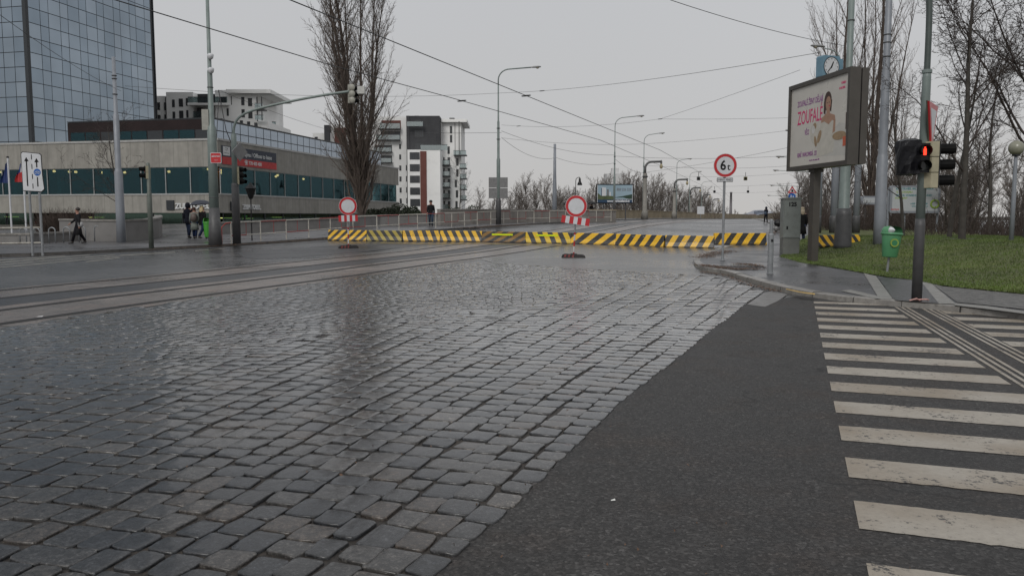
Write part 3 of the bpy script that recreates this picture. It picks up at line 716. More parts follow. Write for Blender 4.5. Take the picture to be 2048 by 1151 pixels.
# weight limit sign
b = P(1445, 521, .12); r = thing('weight_limit_sign', b, 'round 6t weight limit sign with small text plate on tall post', 'road sign', .02); zc = Zat(331, b.y) - b.z; R = 23.2 * b.y / FPX
MB().tube([(0, 0, 0), (0, 0, zc + .1)], .04, 12).build('pole', M_zinc, r); MB().lathe([(.09, 0), (.09, .02), (.055, .03), (.05, .12)], 12).build('pole_foot', M_zinc, r)
s = ring_sign(r, R, zc, R * .22, y=-.06); text('6', .42, M_blk, s, (-.07, -.068, zc - .01), bold=.010, sx=.9); text('t', .30, M_blk, s, (.11, -.068, zc - .05), bold=.003)
pl = MB().prism(rrect(-.255, zc - R - .145, .255, zc - R - .015, .02), -.062, -.05).build('text_plate', M_blk, r)
MB().prism(rrect(-.24, zc - R - .13, .24, zc - R - .03, .015), -.066, -.0625).build('plate_face', M_white, pl); text('MIMO MHD', .085, M_blk, pl, (0, -.069, zc - R - .08), sx=.98)

# grey post at the corner
b = P(1540, 547, .12); r = thing('steel_post', b, 'grey steel stub post with thinner pipe rising from its sleeve', 'post'); k = b.y / FPX
MB().lathe([(.09, 0), (.09, .015), (.07, .02), (.07, 78 * k), (.055, 80 * k)], 14).build('sleeve', M_zinc, r); MB().lathe([(.045, 79 * k), (.045, 107 * k), (.03, 109 * k)], 12).build('pipe', M_zinc, r)
MB().box((-.02, -.085, 64 * k), (.03, -.07, 69 * k)).build('lock', M_blk, r)
# control cabinet
b = P(1579, 508, .12); k = b.y / FPX; wd = 33 * k; h = 112 * k; r = thing('control_cabinet', b, 'tall grey cabinet numbered 125 on a concrete plinth', 'cabinet', -.1)
M_cab = pm('cabinet_grey', (.17, .185, .175), .5, .1, 3, dirt=(.1, .1, .09, .5)); hw = wd / 2; pz = 32 * k
MB().box((-hw + .01, -.2, 0), (hw - .01, .3, pz)).build('plinth', pm('plinth_grey', (.13, .135, .125), .6, .15, 4, bmp=.3), r)
MB().box((-hw, -.22, pz + .012), (hw, .32, h - .05)).build('body', M_cab, r)
MB().prism([(-hw - .03, h - .048), (hw + .03, h - .048), (hw + .03, h - .02), (hw * .5, h + .01), (-hw * .5, h + .01), (-hw - .03, h - .02)], -.25, .35).build('lid', M_cab, r)
d_ = MB().box((-hw + .03, -.232, pz + .04), (hw - .03, -.2225, h - .08)).build('door', M_cab, r)
MB().cbox((-hw * .55, -.238, h * .47), (.05, .02, .11)).build('handle', M_blk, d_); text('125', .20, M_blk, d_, (0, -.2335, h - .25), bold=.01)
# billboard lightbox
M_brz = pm('bronze_frame', (.075, .068, .06), .4, .1, 3, metal=.3)
Yb = 24.5; A = W(1577, 255, Yb + 2.0); B_ = W(1700, 225, Yb - 1.6); z0 = Zat(343, Yb + 2.0); z1 = Zat(174, Yb + 2.0)
cx = W(1615, 400, Yb + .6); ang = math.atan2(B_.y - A.y, B_.x - A.x); L = math.hypot(B_.x - A.x, B_.y - A.y); ctr = (A + B_) / 2
zb = ggrass(cx.x, cx.y) - .02
r = thing('billboard', (ctr.x, ctr.y, zb), 'large bronze-framed poster box on a stout post beside the footway', 'billboard', ang)
z0 -= zb; z1 -= zb; hl = L / 2
MB().box((-hl, .04, z0), (hl, .30, z1)).build('housing', M_brz, r)
fr = MB(); 
for a_, b_ in (((-hl, z0), (hl, z0 + .13)), ((-hl, z1 - .13), (hl, z1)), ((-hl, z0 + .13), (-hl + .12, z1 - .13)), ((hl - .12, z0 + .13), (hl, z1 - .13))): fr.box((a_[0], -.03, a_[1]), (b_[0], .04, b_[1]))
fr.build('frame', M_brz, r)
MB().box((-hl, .34, z0 + .02), (hl, .54, z1 - .02)).build('rear_housing', M_brz, r)
MB().box((-hl + .03, .30, z0 + .05), (hl - .03, .34, z1 - .05)).build('seam', M_blk, r)
lc = Vector((cx.x - ctr.x, cx.y - ctr.y)); lc = (lc.x * math.cos(ang) + lc.y * math.sin(ang), -lc.x * math.sin(ang) + lc.y * math.cos(ang))
pk = 8.5 * cx.y / FPX
MB().box((lc[0] - pk, .12, 0), (lc[0] + pk, .34, z0)).build('post', M_brz, r); MB().box((lc[0] - pk * 1.3, .08, z0 - .1), (lc[0] + pk * 1.3, .40, z0)).build('post_collar', M_brz, r)
# printed sheet, built flat from simple shapes
Mp = pm('poster_paper', (.50, .48, .44), .3, .06, 1.5); pw = hl - .12; pzb, pzt = z0 + .13, z1 - .13; H = pzt - pzb
ps = MB().box((-pw, .025, pzb), (pw, .038, pzt)).build('poster', Mp, r)
px = lambda u: -pw + 2 * pw * u; pz_ = lambda v: pzb + H * v
def blob(pts, m, y=.022, name='printed_shape', yy=.002): 
    return MB().prism([(px(a), pz_(b)) for a, b in pts], y - yy, y).build(name, m, ps)
def ell(cx, cz, rx, rz, n=20, rot=0): return [(cx + rx * math.cos(2 * PI * k / n) * math.cos(rot) - rz * math.sin(2 * PI * k / n) * math.sin(rot), cz + rx * math.cos(2 * PI * k / n) * math.sin(rot) + rz * math.sin(2 * PI * k / n) * math.cos(rot)) for k in range(n)]
M_pk = pm('print_pink', (.50, .03, .13), .35, .05); M_pu = pm('print_purple', (.20, .05, .20), .35, .05); M_dress = pm('print_cream', (.46, .44, .39), .35, .1, 4); M_skin = pm('print_skin', (.32, .19, .13), .35, .1, 6); M_hair = pm('print_hair', (.05, .025, .018), .35, .2, 9); M_tan = pm('print_tan', (.28, .2, .12), .35, .2, 9)
blob([(.42, .10), (.98, .06), (.99, .42), (.86, .45), (.66, .30)], pm('print_pale', (.44, .43, .40), .35, .08, 3), .0245, yy=.001)
blob([(.5, .08), (.52, .36), (.56, .50), (.60, .565), (.66, .52), (.72, .555), (.78, .50), (.80, .38), (.78, .12)], M_dress, .0225)
blob(ell(.665, .735, .062, .115), M_hair, .0225); blob([(.60, .74), (.60, .60), (.63, .58), (.64, .74)], M_hair, .0222); blob([(.70, .75), (.70, .62), (.725, .60), (.735, .74)], M_hair, .0222)
blob(ell(.675, .705, .042, .085), M_skin, .0195); blob([(.65, .66), (.70, .66), (.705, .585), (.79, .55), (.80, .47), (.75, .50), (.69, .455), (.62, .50), (.56, .49), (.57, .55), (.648, .59)], M_skin, .0198)
blob(ell(.695, .675, .014, .008), pm('print_lip', (.4, .04, .06), .4), .0172); blob(ell(.658, .715, .008, .006), M_hair, .0172); blob(ell(.692, .717, .008, .006), M_hair, .0172)
blob([(.775, .52), (.80, .50), (.80, .36), (.76, .34)], M_skin, .0192)
blob(ell(.46, .385, .085, .13), M_dress, .0188); blob(ell(.43, .43, .03, .05), pm('print_white', (.5, .49, .47), .4), .0165); blob(ell(.475, .28, .022, .07, 14, .2), M_tan, .0165); blob(ell(.54, .33, .028, .08, 14, -.3), M_tan, .0163); blob(ell(.455, .47, .03, .04), M_tan, .0166)
blob(ell(.87, .30, .11, .05), M_tan, .0188); blob([(.965, .36), (.985, .36), (.985, .55), (.965, .55)], M_hair, .0185); blob([(.93, .17), (.985, .17), (.985, .28), (.93, .28)], pm('print_orange', (.45, .1, .05), .4), .018)
def ptxt(s_, u, v, size, m, sx): return text(s_, size, m, ps, (px(u), .0235, pz_(v)), sx=sx, bold=.004)
ptxt('ZOUFALÉ ŽENY DĚLAJÍ', .35, .785, .25, M_pu, .60); ptxt('ZOUFALÉ', .355, .60, .60, M_pk, .60); ptxt('VĚCI', .31, .41, .22, M_pu, .55)
ptxt('RENČ  PAWLOWSKÁ  CSOVÁ', .35, .135, .19, M_pu, .55); ptxt('V KINECH', .91, .90, .09, M_pk, .6); ptxt('OD 18. LEDNA', .89, .845, .09, M_pk, .55)
ptxt('vicky  film  radio  premiera  2018', .46, .055, .05, M_pu, .9)
# clock behind the box
b = W(1656, 135, 27.5); k = b.y / FPX; cb = P(1685, 492, 0, ggrass)
r = thing('street_clock', (b.x, b.y, b.z), 'square blue street clock with white dial above the poster box', 'clock', .35)
Mcb = pm('clock_blue', (.12, .22, .29), .4, .08); q = 21 * k
MB().prism(rrect(-q, -q, q, q, .06), -.16, .16).build('case', Mcb, r); MB().prism(rrect(q * .9, -q, q * 2.2, q, .05), .18, .5).build('side_case', Mcb, r)
dl = MB().prism(disc_poly(q * .83, 32), -.168, -.161).build('dial', M_white, r); rm = MB(); a_ = disc_poly(q * .9, 32); b_ = disc_poly(q * .83, 32); rm.add([(x, -.172, z) for x, z in a_] + [(x, -.172, z) for x, z in b_], [(i, (i + 1) % 32, 32 + (i + 1) % 32, 32 + i) for i in range(32)]); rm.build('dial_rim', M_blk, dl)
mb = MB()
for i in range(12): w_ = PI * i / 6; mb.cbox((q * .7 * math.sin(w_), -.171, q * .7 * math.cos(w_)), (.03, .004, .03))
mb.build('hour_marks', M_blk, dl)
for nm, w_, l, wd in (('hour_hand', .42, .5, .028), ('minute_hand', 3.85, .72, .02)):
    M = Matrix.Rotation(w_, 4, 'Y'); MB().prism([(-wd, -.05), (wd, -.05), (wd * .6, q * l), (-wd * .6, q * l)], -.178, -.174, 0, M).build(nm, M_blk, dl)
MB().tube([(q * 2.2, .34, -q * .3), (q * 3.1, .5, -q * .3)], .03, 8).build('bracket', M_pole, r)

# ---------------------------------------------------------------- poles
def pole(name, label, cat, base, prof, mat, foot=None, n=14, group=None, lean=(0, 0), bands=()):
    "prof = [(radius, height)...] above the base"
    r = thing(name, base, label, cat, 0, group); r.rotation_euler = (lean[0], lean[1], 0)
    MB().lathe(prof, n).build('pole', mat, r, True)
    if foot: MB().lathe(foot, n).build('foot', M_dpole, r, True)
    for z, rr in bands: MB().lathe([(rr + .012, z - .02), (rr + .03, z), (rr + .012, z + .02)], n).build('clamp', M_dpole, r)
    return r
def span(u, vb, vt, base): return Zat(vt, base.y) - base.z
# thick green-grey mast right behind the poster box
b = P(1685, 495, 0, ggrass); k = b.y / FPX
gm = pole('lighting_mast', 'thick grey-green mast with dark flared foot behind the poster box', 'mast', b, [(13 * k, 0), (13 * k, 70 * k), (10.5 * k, 75 * k), (8 * k, 330 * k), (8.6 * k, 332 * k), (6.3 * k, 337 * k), (5.2 * k, 640 * k)], M_pole, [(17.5 * k, -.05), (17 * k, .1), (14.5 * k, 65 * k), (13.5 * k, 78 * k)], 18, bands=((442 * k, 5.8 * k),))
b = P(1758, 487, 0, ggrass); k = b.y / FPX
pole('tram_pole', 'pale blue-grey stepped pole standing on the grass beside the bin', 'pole', b, [(12 * k, -.05), (11 * k, 50 * k), (10.2 * k, 170 * k), (9.4 * k, 172 * k), (8.5 * k, 178 * k), (8 * k, 330 * k), (6.6 * k, 342 * k), (5.5 * k, 640 * k)], M_pole2, None, 18, lean=(0, .0), bands=((365 * k, 6.6 * k), (392 * k, 6.3 * k), (407 * k, 6.2 * k)))
for u, v, vt, w_, lab in ((1712, 452, 330, 6, 'pale pole seen under the rear end of the poster box'), (1667, 462, 340, 7, 'pole half hidden between poster post and thick mast'), (1637, 450, 335, 4.5, 'thin pale pole just beside the poster post, far back on the grass')):
    b = W(u, v, 44); b.z = ggrass(b.x, b.y) - .05; k = b.y / FPX
    pole('tram_pole', lab, 'pole', b, [(w_ * k, 0), (w_ * k, 5), (w_ * .7 * k, 5.1), (w_ * .6 * k, 8.6)], M_pole2, [(w_ * 1.25 * k, 0), (w_ * 1.2 * k, .9), (w_ * k, 1.0)])
# single arm lamp reaching over the road behind the box
def lamp_head(c, dirx, s=1.0, parent=None, m=None):
    mb = MB(); M = Matrix.Translation(c) @ Matrix.Rotation(0 if dirx > 0 else PI, 4, 'Z') @ Matrix.Rotation(-.06, 4, 'Y')
    prof = [(0, .05), (.12, .085), (.35, .11), (.6, .11), (.74, .07), (.78, .02)]
    vs = []; n = 10
    for x, rr in prof:
        for j in range(n):
            w_ = 2 * PI * j / n; vs.append(M @ Vector((x * s, rr * 1.35 * math.cos(w_) * s, rr * (.75 if math.sin(w_) > 0 else .55) * math.sin(w_) * s)))
    fs = [(i * n + j, i * n + (j + 1) % n, (i + 1) * n + (j + 1) % n, (i + 1) * n + j) for i in range(len(prof) - 1) for j in range(n)] + [tuple(range(n)), tuple(range(len(vs) - 1, len(vs) - n - 1, -1))]
    mb.add(vs, fs); o_ = mb.build('lamp_housing', m or pm('lamp_grey', (.24, .24, .24), .4), parent, True)
    g_ = MB(); g_.lathe([(.02, -.1 * s), (.085 * s, -.085 * s), (.11 * s, -.04 * s), (.11 * s, -.02 * s)], 10, (0, 0, 0), M=Matrix.Translation(Vector(c) + Vector((.5 * s * (1 if dirx > 0 else -1), 0, 0)))); g_.build('lamp_glass', pm('lamp_cover', (.3, .27, .2), .2), o_, True)
    return o_
def street_lamp(base, h, arm, label, dirx=1, foot=1.9, group='single-arm lamps along the bridge road', rz=0, rr=.085, boxs=False):
    r = thing('street_lamp', base, label, 'street lamp', rz, group)
    MB().lathe([(rr * 1.45, 0), (rr * 1.4, h * .42), (rr, h * .43), (rr * .9, h * .66), (rr * .62, h * .67), (rr * .5, h * .9)], 12).build('pole', M_pole, r, True)
    if foot: MB().lathe([(rr * 2.1, -.05), (rr * 1.9, foot * .9), (rr * 1.5, foot)], 12).build('foot', M_dpole, r, True)
    bend = .9; pth = [(0, 0, h * .89)] + [(dirx * (bend - bend * math.cos(a)), 0, h - bend * .95 + bend * .9 * math.sin(a)) for a in [i * PI / 2 / 7 for i in range(8)]] + [(dirx * arm, 0, h + .08)]
    MB().tube(pth, rr * .48, 8).build('arm', M_pole, r, True)
    lamp_head((dirx * arm, 0, h + .08), dirx, 1, r)
    MB().lathe([(rr * 1.2, h * .55 - .03), (rr * 1.7, h * .55), (rr * 1.2, h * .55 + .03)], 12).build('clamp', M_dpole, r); MB().lathe([(rr * 1.2, h * .62 - .03), (rr * 1.6, h * .62), (rr * 1.2, h * .62 + .03)], 12).build('clamp', M_dpole, r)
    return r
lampsL = [(997, 448, 62, 137, 64), (1228, 441, 80, 234, 42), (1286, 438.5, 98, 268, 28), (1352, 437, 128, 319, 20), (1378, 437, 156, 344, 16), (1402, 437, 190, 363, 14)]
wh = ['tallest single-arm lamp with a sign box on its shaft', 'single-arm lamp rising in front of the distant advert board', 'single-arm lamp close behind the first old concrete lamp', 'fourth single-arm lamp along the parapet, counted from the railing end', 'fifth single-arm lamp over the far parapet', 'sixth single-arm lamp, near where the parapet sinks away']
lamps = []
for i, (u, v, Y, vt, arm) in enumerate(lampsL):
    b = W(u, v, Y); b.z = gz(b.x, b.y) + .1; h = Zat(vt, Y) - b.z
    lamps.append(street_lamp(b, h, arm * Y / FPX, wh[i], 1, foot=2.0 if i < 2 else 1.0, rr=.075 if i else .1))
mb = MB(); 
for z_ in (0, 1): mb.box((-.75, -.1, 2.0 + z_ * .82), (.72, .04, 2.78 + z_ * .82))
mb.build('sign_box', M_gback, lamps[0])
lampsR = [(1660, 45, 93, 1612), (1640, 52, 262, 1566), (1632, 70, 314, 1548), (1626, 92, 341, 1543), (1618, 120, 371, 1538), (1612, 150, 391, 1533)]
whr = ['long-arm lamp whose head hangs over the blue clock', 'lamp head just visible beside the poster box edge', 'small lamp arm below the poster box, higher of the lower ones', 'small lamp arm over the far road beside the triangle sign', 'tiny lamp arm further along the footway side', 'tiniest lamp arm beyond the triangle sign']
for i, (u, Y, vt, uh) in enumerate(lampsR):
    if i == 0: b = W(1672, 400, Y); b.z = ggrass(b.x, b.y) - .1
    else: b = W(u, 440, Y); b.z = gz(b.x, b.y) + .05
    h = Zat(vt, Y) - b.z; street_lamp(b, h - .08, (W(u if i else 1672, 400, Y).x - W(uh, 400, Y).x) - .75, whr[i], -1, 0, 'lamps on the footway side', 0, .06)
# old concrete lamps with hooked top
old = [(1289, 440, 96, 321), (1348, 438.5, 122, 357), (1380, 437.5, 158, 374), (1404, 437, 200, 388), (1425, 437, 250, 397)]
wo_ = ['nearest of the old concrete hook lamps on the parapet', 'second old concrete hook lamp along the parapet', 'third old concrete hook lamp along the parapet', 'fourth and smaller old hook lamp on the parapet', 'most distant old hook lamp']
for i, (u, v, Y, vt) in enumerate(old):
    b = W(u, v, Y); b.z = gz(b.x, b.y) + .1; h = Zat(vt, Y) - b.z; r = thing('hook_lamp', b, wo_[i], 'street lamp', 0, 'old concrete hook lamps along the parapet')
    MB().lathe([(.42, 0), (.36, .9), (.27, 1.0), (.22, h - 1.6), (.2, h - 1.5)], 10).build('column', pm('aged_concrete', (.2, .19, .17), .7, .15, 2, bmp=.3), r, True)
    MB().lathe([(.3, h - 2.0), (.34, h - 1.9), (.3, h - 1.8)], 10).build('collar', M_dpole, r)
    pth = [(0, 0, h - 1.6), (0, 0, h - .9)] + [(.75 - .75 * math.cos(a), 0, h - .9 + .75 * math.sin(a)) for a in [j * PI / 2 / 6 for j in range(1, 7)]] + [(1.9, 0, h - .12)]
    MB().tube(pth, .13, 8).build('arm', pm('old_iron', (.09, .09, .09), .6), r, True)
    g_ = MB(); g_.lathe([(.06, .0), (.17, -.2), (.2, -.38), (.14, -.55), (.05, -.62)], 10, (1.9, 0, h - .35)); g_.build('globe', pm('yellowed_glass', (.32, .27, .16), .25), r, True)
    MB().lathe([(.05, -.38), (.12, -.3), (.12, -.05), (.05, .1)], 8, (1.9, 0, h - .05)).build('lamp_cap', MATS['old_iron'], r)
# plain masts
for u, v, Y, vt, w_, lab in ((1109, 440, 78, 288, 3.3, 'bare grey stepped tram mast behind the wall without a lamp'),):
    b = W(u, v, Y); b.z = gz(b.x, b.y); k = Y / FPX; h = Zat(vt, Y) - b.z
    pole('tram_pole', lab, 'pole', b, [(w_ * k * 1.6, 0), (w_ * k * 1.3, h * .38), (w_ * k * .9, h * .62), (w_ * k * .75, h)], M_pole2)
b = P(243, 484, .12); k = b.y / FPX; h = Zat(114, b.y) - b.z
pole('tram_pole', 'thick pale tram mast standing by the curved planter wall', 'pole', b, [(8.8 * k, -.05), (8.2 * k, 60 * k), (7.6 * k, 138 * k), (6.6 * k, 142 * k), (5.4 * k, 146 * k), (5.4 * k, 250 * k), (3.9 * k, 252 * k), (3.3 * k, h)], M_pole2, None, 16, bands=((290 * k, 4.2 * k), (320 * k, 4 * k), (326 * k, 4 * k)))
# park lantern on the far side and street lantern by the shop
for u, v, Y, vt, s, lab in ((1151, 436, 110, 354, 1, 'park lantern with dark bell shade above the no-entry disc'),):
    b = W(u, v, Y); b.z = gz(b.x, b.y) - 1; h = Zat(vt, Y) - b.z; r = thing('park_lantern', b, lab, 'lantern')
    MB().tube([(0, 0, 0), (0, 0, h - .5)] + [(.35 - .35 * math.cos(a), 0, h - .5 + .45 * math.sin(a)) for a in (.5, 1, 1.57)] + [(.55, 0, h - .02)], .05, 8).build('pole', M_dpole, r)
    MB().lathe([(.35, -1.05), (.3, -.8), (.16, -.55), (.14, -.2), (.04, 0)], 10, (.55, 0, h - .05)).build('lamp_shade', M_blk, r, True); MB().cbox((0, -.06, h - 2.6), (1.1, .03, .18)).build('finger_sign', pm('finger_yellow', (.35, .22, .06), .5), r)
b = W(504, 478, 40); b.z = gz(b.x, b.y) + .12; h = Zat(395, 40) - b.z - .05; r = thing('street_lantern', b, 'black pointed lantern on thin post in front of white lettering', 'lantern')
MB().tube([(0, 0, -.1), (0, 0, h)], .03, 8).build('pole', M_blk, r); MB().lathe([(.08, h - .02), (.14, h + .1), (.26, h + .48), (.3, h + .5), (.14, h + .66), (.02, h + .8)], 8).build('lamp_shade', M_blk, r)
# globe lamp on the grass
b = W(2022, 488, 27); b.z = ggrass(b.x, b.y) - .05; h = Zat(313, 27) - b.z; r = thing('globe_lamp', b, 'park lamp with pale round globe on thin post among bare trees', 'lamp')
MB().lathe([(.075, 0), (.07, h * .5), (.055, h - .05), (.05, h)], 12).build('pole', M_pole2, r, True); MB().lathe([(.03, 0), (.13, .02), (.12, .08)], 12, (0, 0, h)).build('globe_base', M_blk, r)
pr = [(max(.005, .245 * math.sin(a)), .245 - .245 * math.cos(a)) for a in [i * PI / 12 for i in range(1, 13)]]; MB().lathe(pr, 20, (0, 0, h + .04)).build('globe', pm('milky_globe', (.23, .23, .18), .25, .15, 3), r, True)
# ---------------------------------------------------------------- signals, bins, signs
def visor(mb, c, r, L, M, mi=0, drop=0):
    n = 10; vs = []; fs = []
    for j, y in enumerate((0, -L)):
        for i in range(n + 1):
            a = -.85 + (PI + 1.7) * i / n; vs.append(M @ Vector((c[0] + r * math.cos(a), c[1] + y * (1 if 1 else .6), c[2] + r * math.sin(a) - drop * j)))
    vi = [M @ Vector((c[0] + (r - .008) * math.cos(-.85 + (PI + 1.7) * i / n), c[1] + y, c[2] + (r - .008) * math.sin(-.85 + (PI + 1.7) * i / n) - drop * j)) for j, y in enumerate((0, -L)) for i in range(n + 1)]
    m = n + 1
    for i in range(n): fs += [(i, m + i, m + i + 1, i + 1), (2 * m + i, 2 * m + i + 1, 3 * m + i + 1, 3 * m + i), (m + i, 3 * m + i, 3 * m + i + 1, m + i + 1)]
    mb.add(vs + vi, fs, mi)
def signal(parent, loc, rz, n, w=.3, lamps=(), back=M_cream, front=None, name='signal_head', s=1.0, visL=.24):
    "n-lamp signal head facing local -y turned by rz; origin at its top"
    M = Matrix.Translation(loc) @ Matrix.Rotation(rz, 4, 'Z'); e = .3 * s; h = n * e
    mb = MB()
    for i in range(n):
        pts = [(-w / 2, -.0), (w / 2, -.0), (w / 2, .11), (w * .28, .2), (-w * .28, .2), (-w / 2, .11)]
        zt = -i * e; zb = zt - e + .012
        vs = [M @ Vector((x, y, zb)) for x, y in pts] + [M @ Vector((x, y, zt)) for x, y in pts]; q = len(pts)
        mb.add(vs, [tuple(range(q - 1, -1, -1)), tuple(range(q, 2 * q))] + [(k, (k + 1) % q, (k + 1) % q + q, k + q) for k in range(q)])
    hd = mb.build(name, back, parent)
    mb = MB(); mb.box((-w / 2 - .0, -.02, -h + .012), (w / 2 + .0, -.002, 0), 0, M); mb.build('front_plate', front or M_blk, hd)
    for i in range(n):
        c = (0, -.02, -(i + .5) * e); mb = MB(); visor(mb, c, .112 * s, visL, M); mb.build('visor', pm('visor_black', (.004, .004, .004), .6, .1, spec=.1), hd)
        lm = lamps[i] if i < len(lamps) and lamps[i] else pm('dark_lens', (.02, .022, .022), .15)
        MB().prism([(x, z) for x, z in disc_poly(.1 * s, 18, 0, c[2])], -.03, -.022, 0, M).build('lens', lm, hd)
    return hd
# right hand mast with curved top
b = P(1833, 601, .12); k = b.y / FPX
r = thing('traffic_signal_mast', b, 'near signal mast with dark foot, red walking-man lamp and bagged head', 'traffic light')
MB().lathe([(9.8 * k, 0), (9.6 * k, 150 * k), (8.9 * k, 164 * k)], 18).build('foot', M_dpole, r, True)
MB().lathe([(8.6 * k, 160 * k), (8.0 * k, 440 * k), (7.6 * k, 452 * k)], 18).build('pole', M_pole, r, True)
pth = [(.0, 0, 450 * k), (.0, 0, 540 * k), (-.01, 0, 580 * k), (-.05, 0, 620 * k), (-.12, -.0, 660 * k), (-.35, 0, 710 * k), (-.9, 0, 750 * k), (-2.2, 0, 775 * k), (-5, 0, 790 * k)]
MB().tube(smooth_path(pth, 2), 5.8 * k, 14).build('arm', pm('dark_green_arm', (.05, .065, .06), .5, .15), r, True)
MB().lathe([(9.4 * k, 448 * k), (9.4 * k, 454 * k), (7 * k, 455 * k)], 18).build('collar', M_pole, r)
mb = MB(); rn = random.Random(2)
mb.tube([(0, -.11, .02), (-.06, -.12, .05), (-.17, -.10, .015)], .012, 6); mb.tube([(-.1, -.1, .03), (.12, -.1, .035), (.17, -.06, .02)], .012, 6); mb.build('barrier_tape', pm('tape_red_white', (.45, .25, .22), .5), r)
z_ = lambda v: Zat(v, b.y) - b.z
# red man pedestrian head facing the camera side
man = emit('red_man', (1, .045, .02), 2.2)
hd = signal(r, (-.08, -.16, z_(288)), -.12, 2, .2, (), M_cream, None, 'pedestrian_head', .82, .13)
mb = MB(); mx_, mz_ = -.078, z_(288) - .123
for c_, s_ in (((0, .045), (.024, .028)), ((0, .0), (.046, .055)), ((-.012, -.048), (.018, .055)), ((.012, -.048), (.018, .055))):
    mb.box((mx_ + c_[0] - s_[0] / 2, -.213, mz_ + c_[1] - s_[1] / 2), (mx_ + c_[0] + s_[0] / 2, -.206, mz_ + c_[1] + s_[1] / 2))
mb.build('red_man_symbol', man, hd)
signal(r, (.21, -.05, z_(284)), 1.3, 3, .27, (None, None, pm('green_lens', (.01, .10, .06), .1)), M_cream, None, 'vehicle_head', .86, .24)
# head wrapped in a black plastic bag
mb = MB(); M = Matrix.Translation((-.27, -.05, z_(316))); rn = random.Random(9); n = 14; vs = []; fs = []
lv = [(-.29, .42), (-.27, .9), (-.12, 1.0), (.05, .97), (.18, 1.0), (.28, .9), (.31, .45)]
for z, f in lv:
    for i in range(n):
        a = 2 * PI * i / n; c_, s_ = math.cos(a), math.sin(a); q = (abs(c_) ** 6 + abs(s_) ** 6) ** (-1 / 6)
        vs.append(M @ Vector((.185 * f * c_ * q + rn.gauss(0, .009), .17 * f * s_ * q + rn.gauss(0, .009), z + rn.gauss(0, .006))))
for i in range(len(lv) - 1):
    for j in range(n): fs.append((i * n + j, i * n + (j + 1) % n, (i + 1) * n + (j + 1) % n, (i + 1) * n + j))
fs += [tuple(range(n - 1, -1, -1)), tuple((len(lv) - 1) * n + j for j in range(n))]
bg_ = mb.add(vs, fs).build('bagged_head', pm('bin_bag', (.005, .005, .007), .35, .3, 20, bmp=1.0, bs=14, spec=.3), r, False)
MB().box((-.14, -.05, z_(300)), (.02, .02, z_(297))).build('bracket', M_dpole, r); MB().box((0, -.04, z_(300)), (.2, .02, z_(296))).build('bracket', M_dpole, r)
# yield sign turned away
yr = thing('yield_sign', (b.x + .13, b.y - .02, b.z + z_(252)), 'red-edged give way triangle seen almost edge-on, clamped to signal mast', 'road sign', math.radians(62)); yr.rotation_euler = (0, 0, math.radians(54))
tri = [(0, -.40), (.44, .36), (-.44, .36)]
MB().prism(tri, .0, .03).build('sign_panel', M_red, yr); MB().prism([(0, -.24), (.29, .27), (-.29, .27)], -.004, -.001).build('sign_face', M_white, yr)
MB().prism([(0, -.41), (.45, .37), (-.45, .37)], .031, .05).build('sign_back', pm('sign_back_olive', (.07, .07, .05), .6), yr)
for z in (-.15, .2): MB().box((-.05, .05, z - .02), (.05, .13, z + .02)).build('clamp', M_dpole, yr)
# green bin on the right
M_gbin = pm('bin_green', (.07, .22, .105), .35, .12, 4); 
def litter_bin(base, w, h, z0, label, m, front=True, stand=True, rz=0, lean=0, litter=False):
    r = thing('litter_bin', base, label, 'litter bin', rz); r.rotation_euler = (0, lean, rz)
    MB().lathe([(w * .33, z0), (w * .36, z0 + .02), (w * .47, z0 + h * .72), (w * .47, z0 + h * .74)], 20, sy=.75).build('body', m, r, True)
    MB().lathe([(w * .5, z0 + h * .72), (w * .53, z0 + h * .74), (w * .52, z0 + h * .79), (w * .44, z0 + h * .80)], 20, sy=.78).build('rim', m, r, True)
    # hood with mouth
    mb = MB(); n = 16; vs = []; fs = []
    L = [(w * .50, z0 + h * .80), (w * .48, z0 + h * .9), (w * .38, z0 + h * .98), (w * .12, z0 + h * 1.0)]
    for q, z in L:
        for i in range(n): a = PI * .12 + (PI * 1.3) * i / (n - 1) - PI * .15; vs.append((q * math.cos(a), q * .78 * math.sin(a), z))
    for i in range(3):
        for j in range(n - 1): fs.append((i * n + j, i * n + j + 1, (i + 1) * n + j + 1, (i + 1) * n + j))
    mb.add(vs, fs).build('hood', m, r, True); MB().lathe([(w * .44, z0 + h * .795), (w * .43, z0 + h * .80)], 20, sy=.76).build('opening', M_blk, r)
    if front: MB().prism(disc_poly(w * .2, 20, 0, z0 + h * .47), -w * .375, -w * .33, 0, Matrix.Translation((0, 0, 0))).build('badge', pm('badge_yellow', (.22, .30, .05), .4), r)
    if front: MB().prism(disc_poly(w * .14, 20, 0, z0 + h * .47), -w * .38, -w * .376).build('badge_centre', pm('badge_green', (.03, .16, .07), .4), r)
    if stand: MB().tube([(0, .05, -.02), (0, .03, z0 + .05)], .03, 8).build('post', M_zinc, r)
    if litter: MB().lathe([(.02, 0), (.1, .02), (.13, .08), (.07, .14), (.02, .16)], 8, (-w * .16, -.05, z0 + h * .78)).build('paper_bag', M_white, r)
    return r
b = P(1776, 544, 0, ggrass); k = b.y / FPX; litter_bin(b, 41 * k, 62 * k, 30 * k, 'green litter bin with round badge leaning on its post in grass', M_gbin, lean=.06, litter=True)
b = P(415, 480, .12); k = b.y / FPX; litter_bin(b, 15 * k, 38 * k, 6 * k, 'bright green narrow bin beside the camera pole', pm('bin_bright', (.05, .26, .03), .35, .1), False, True)

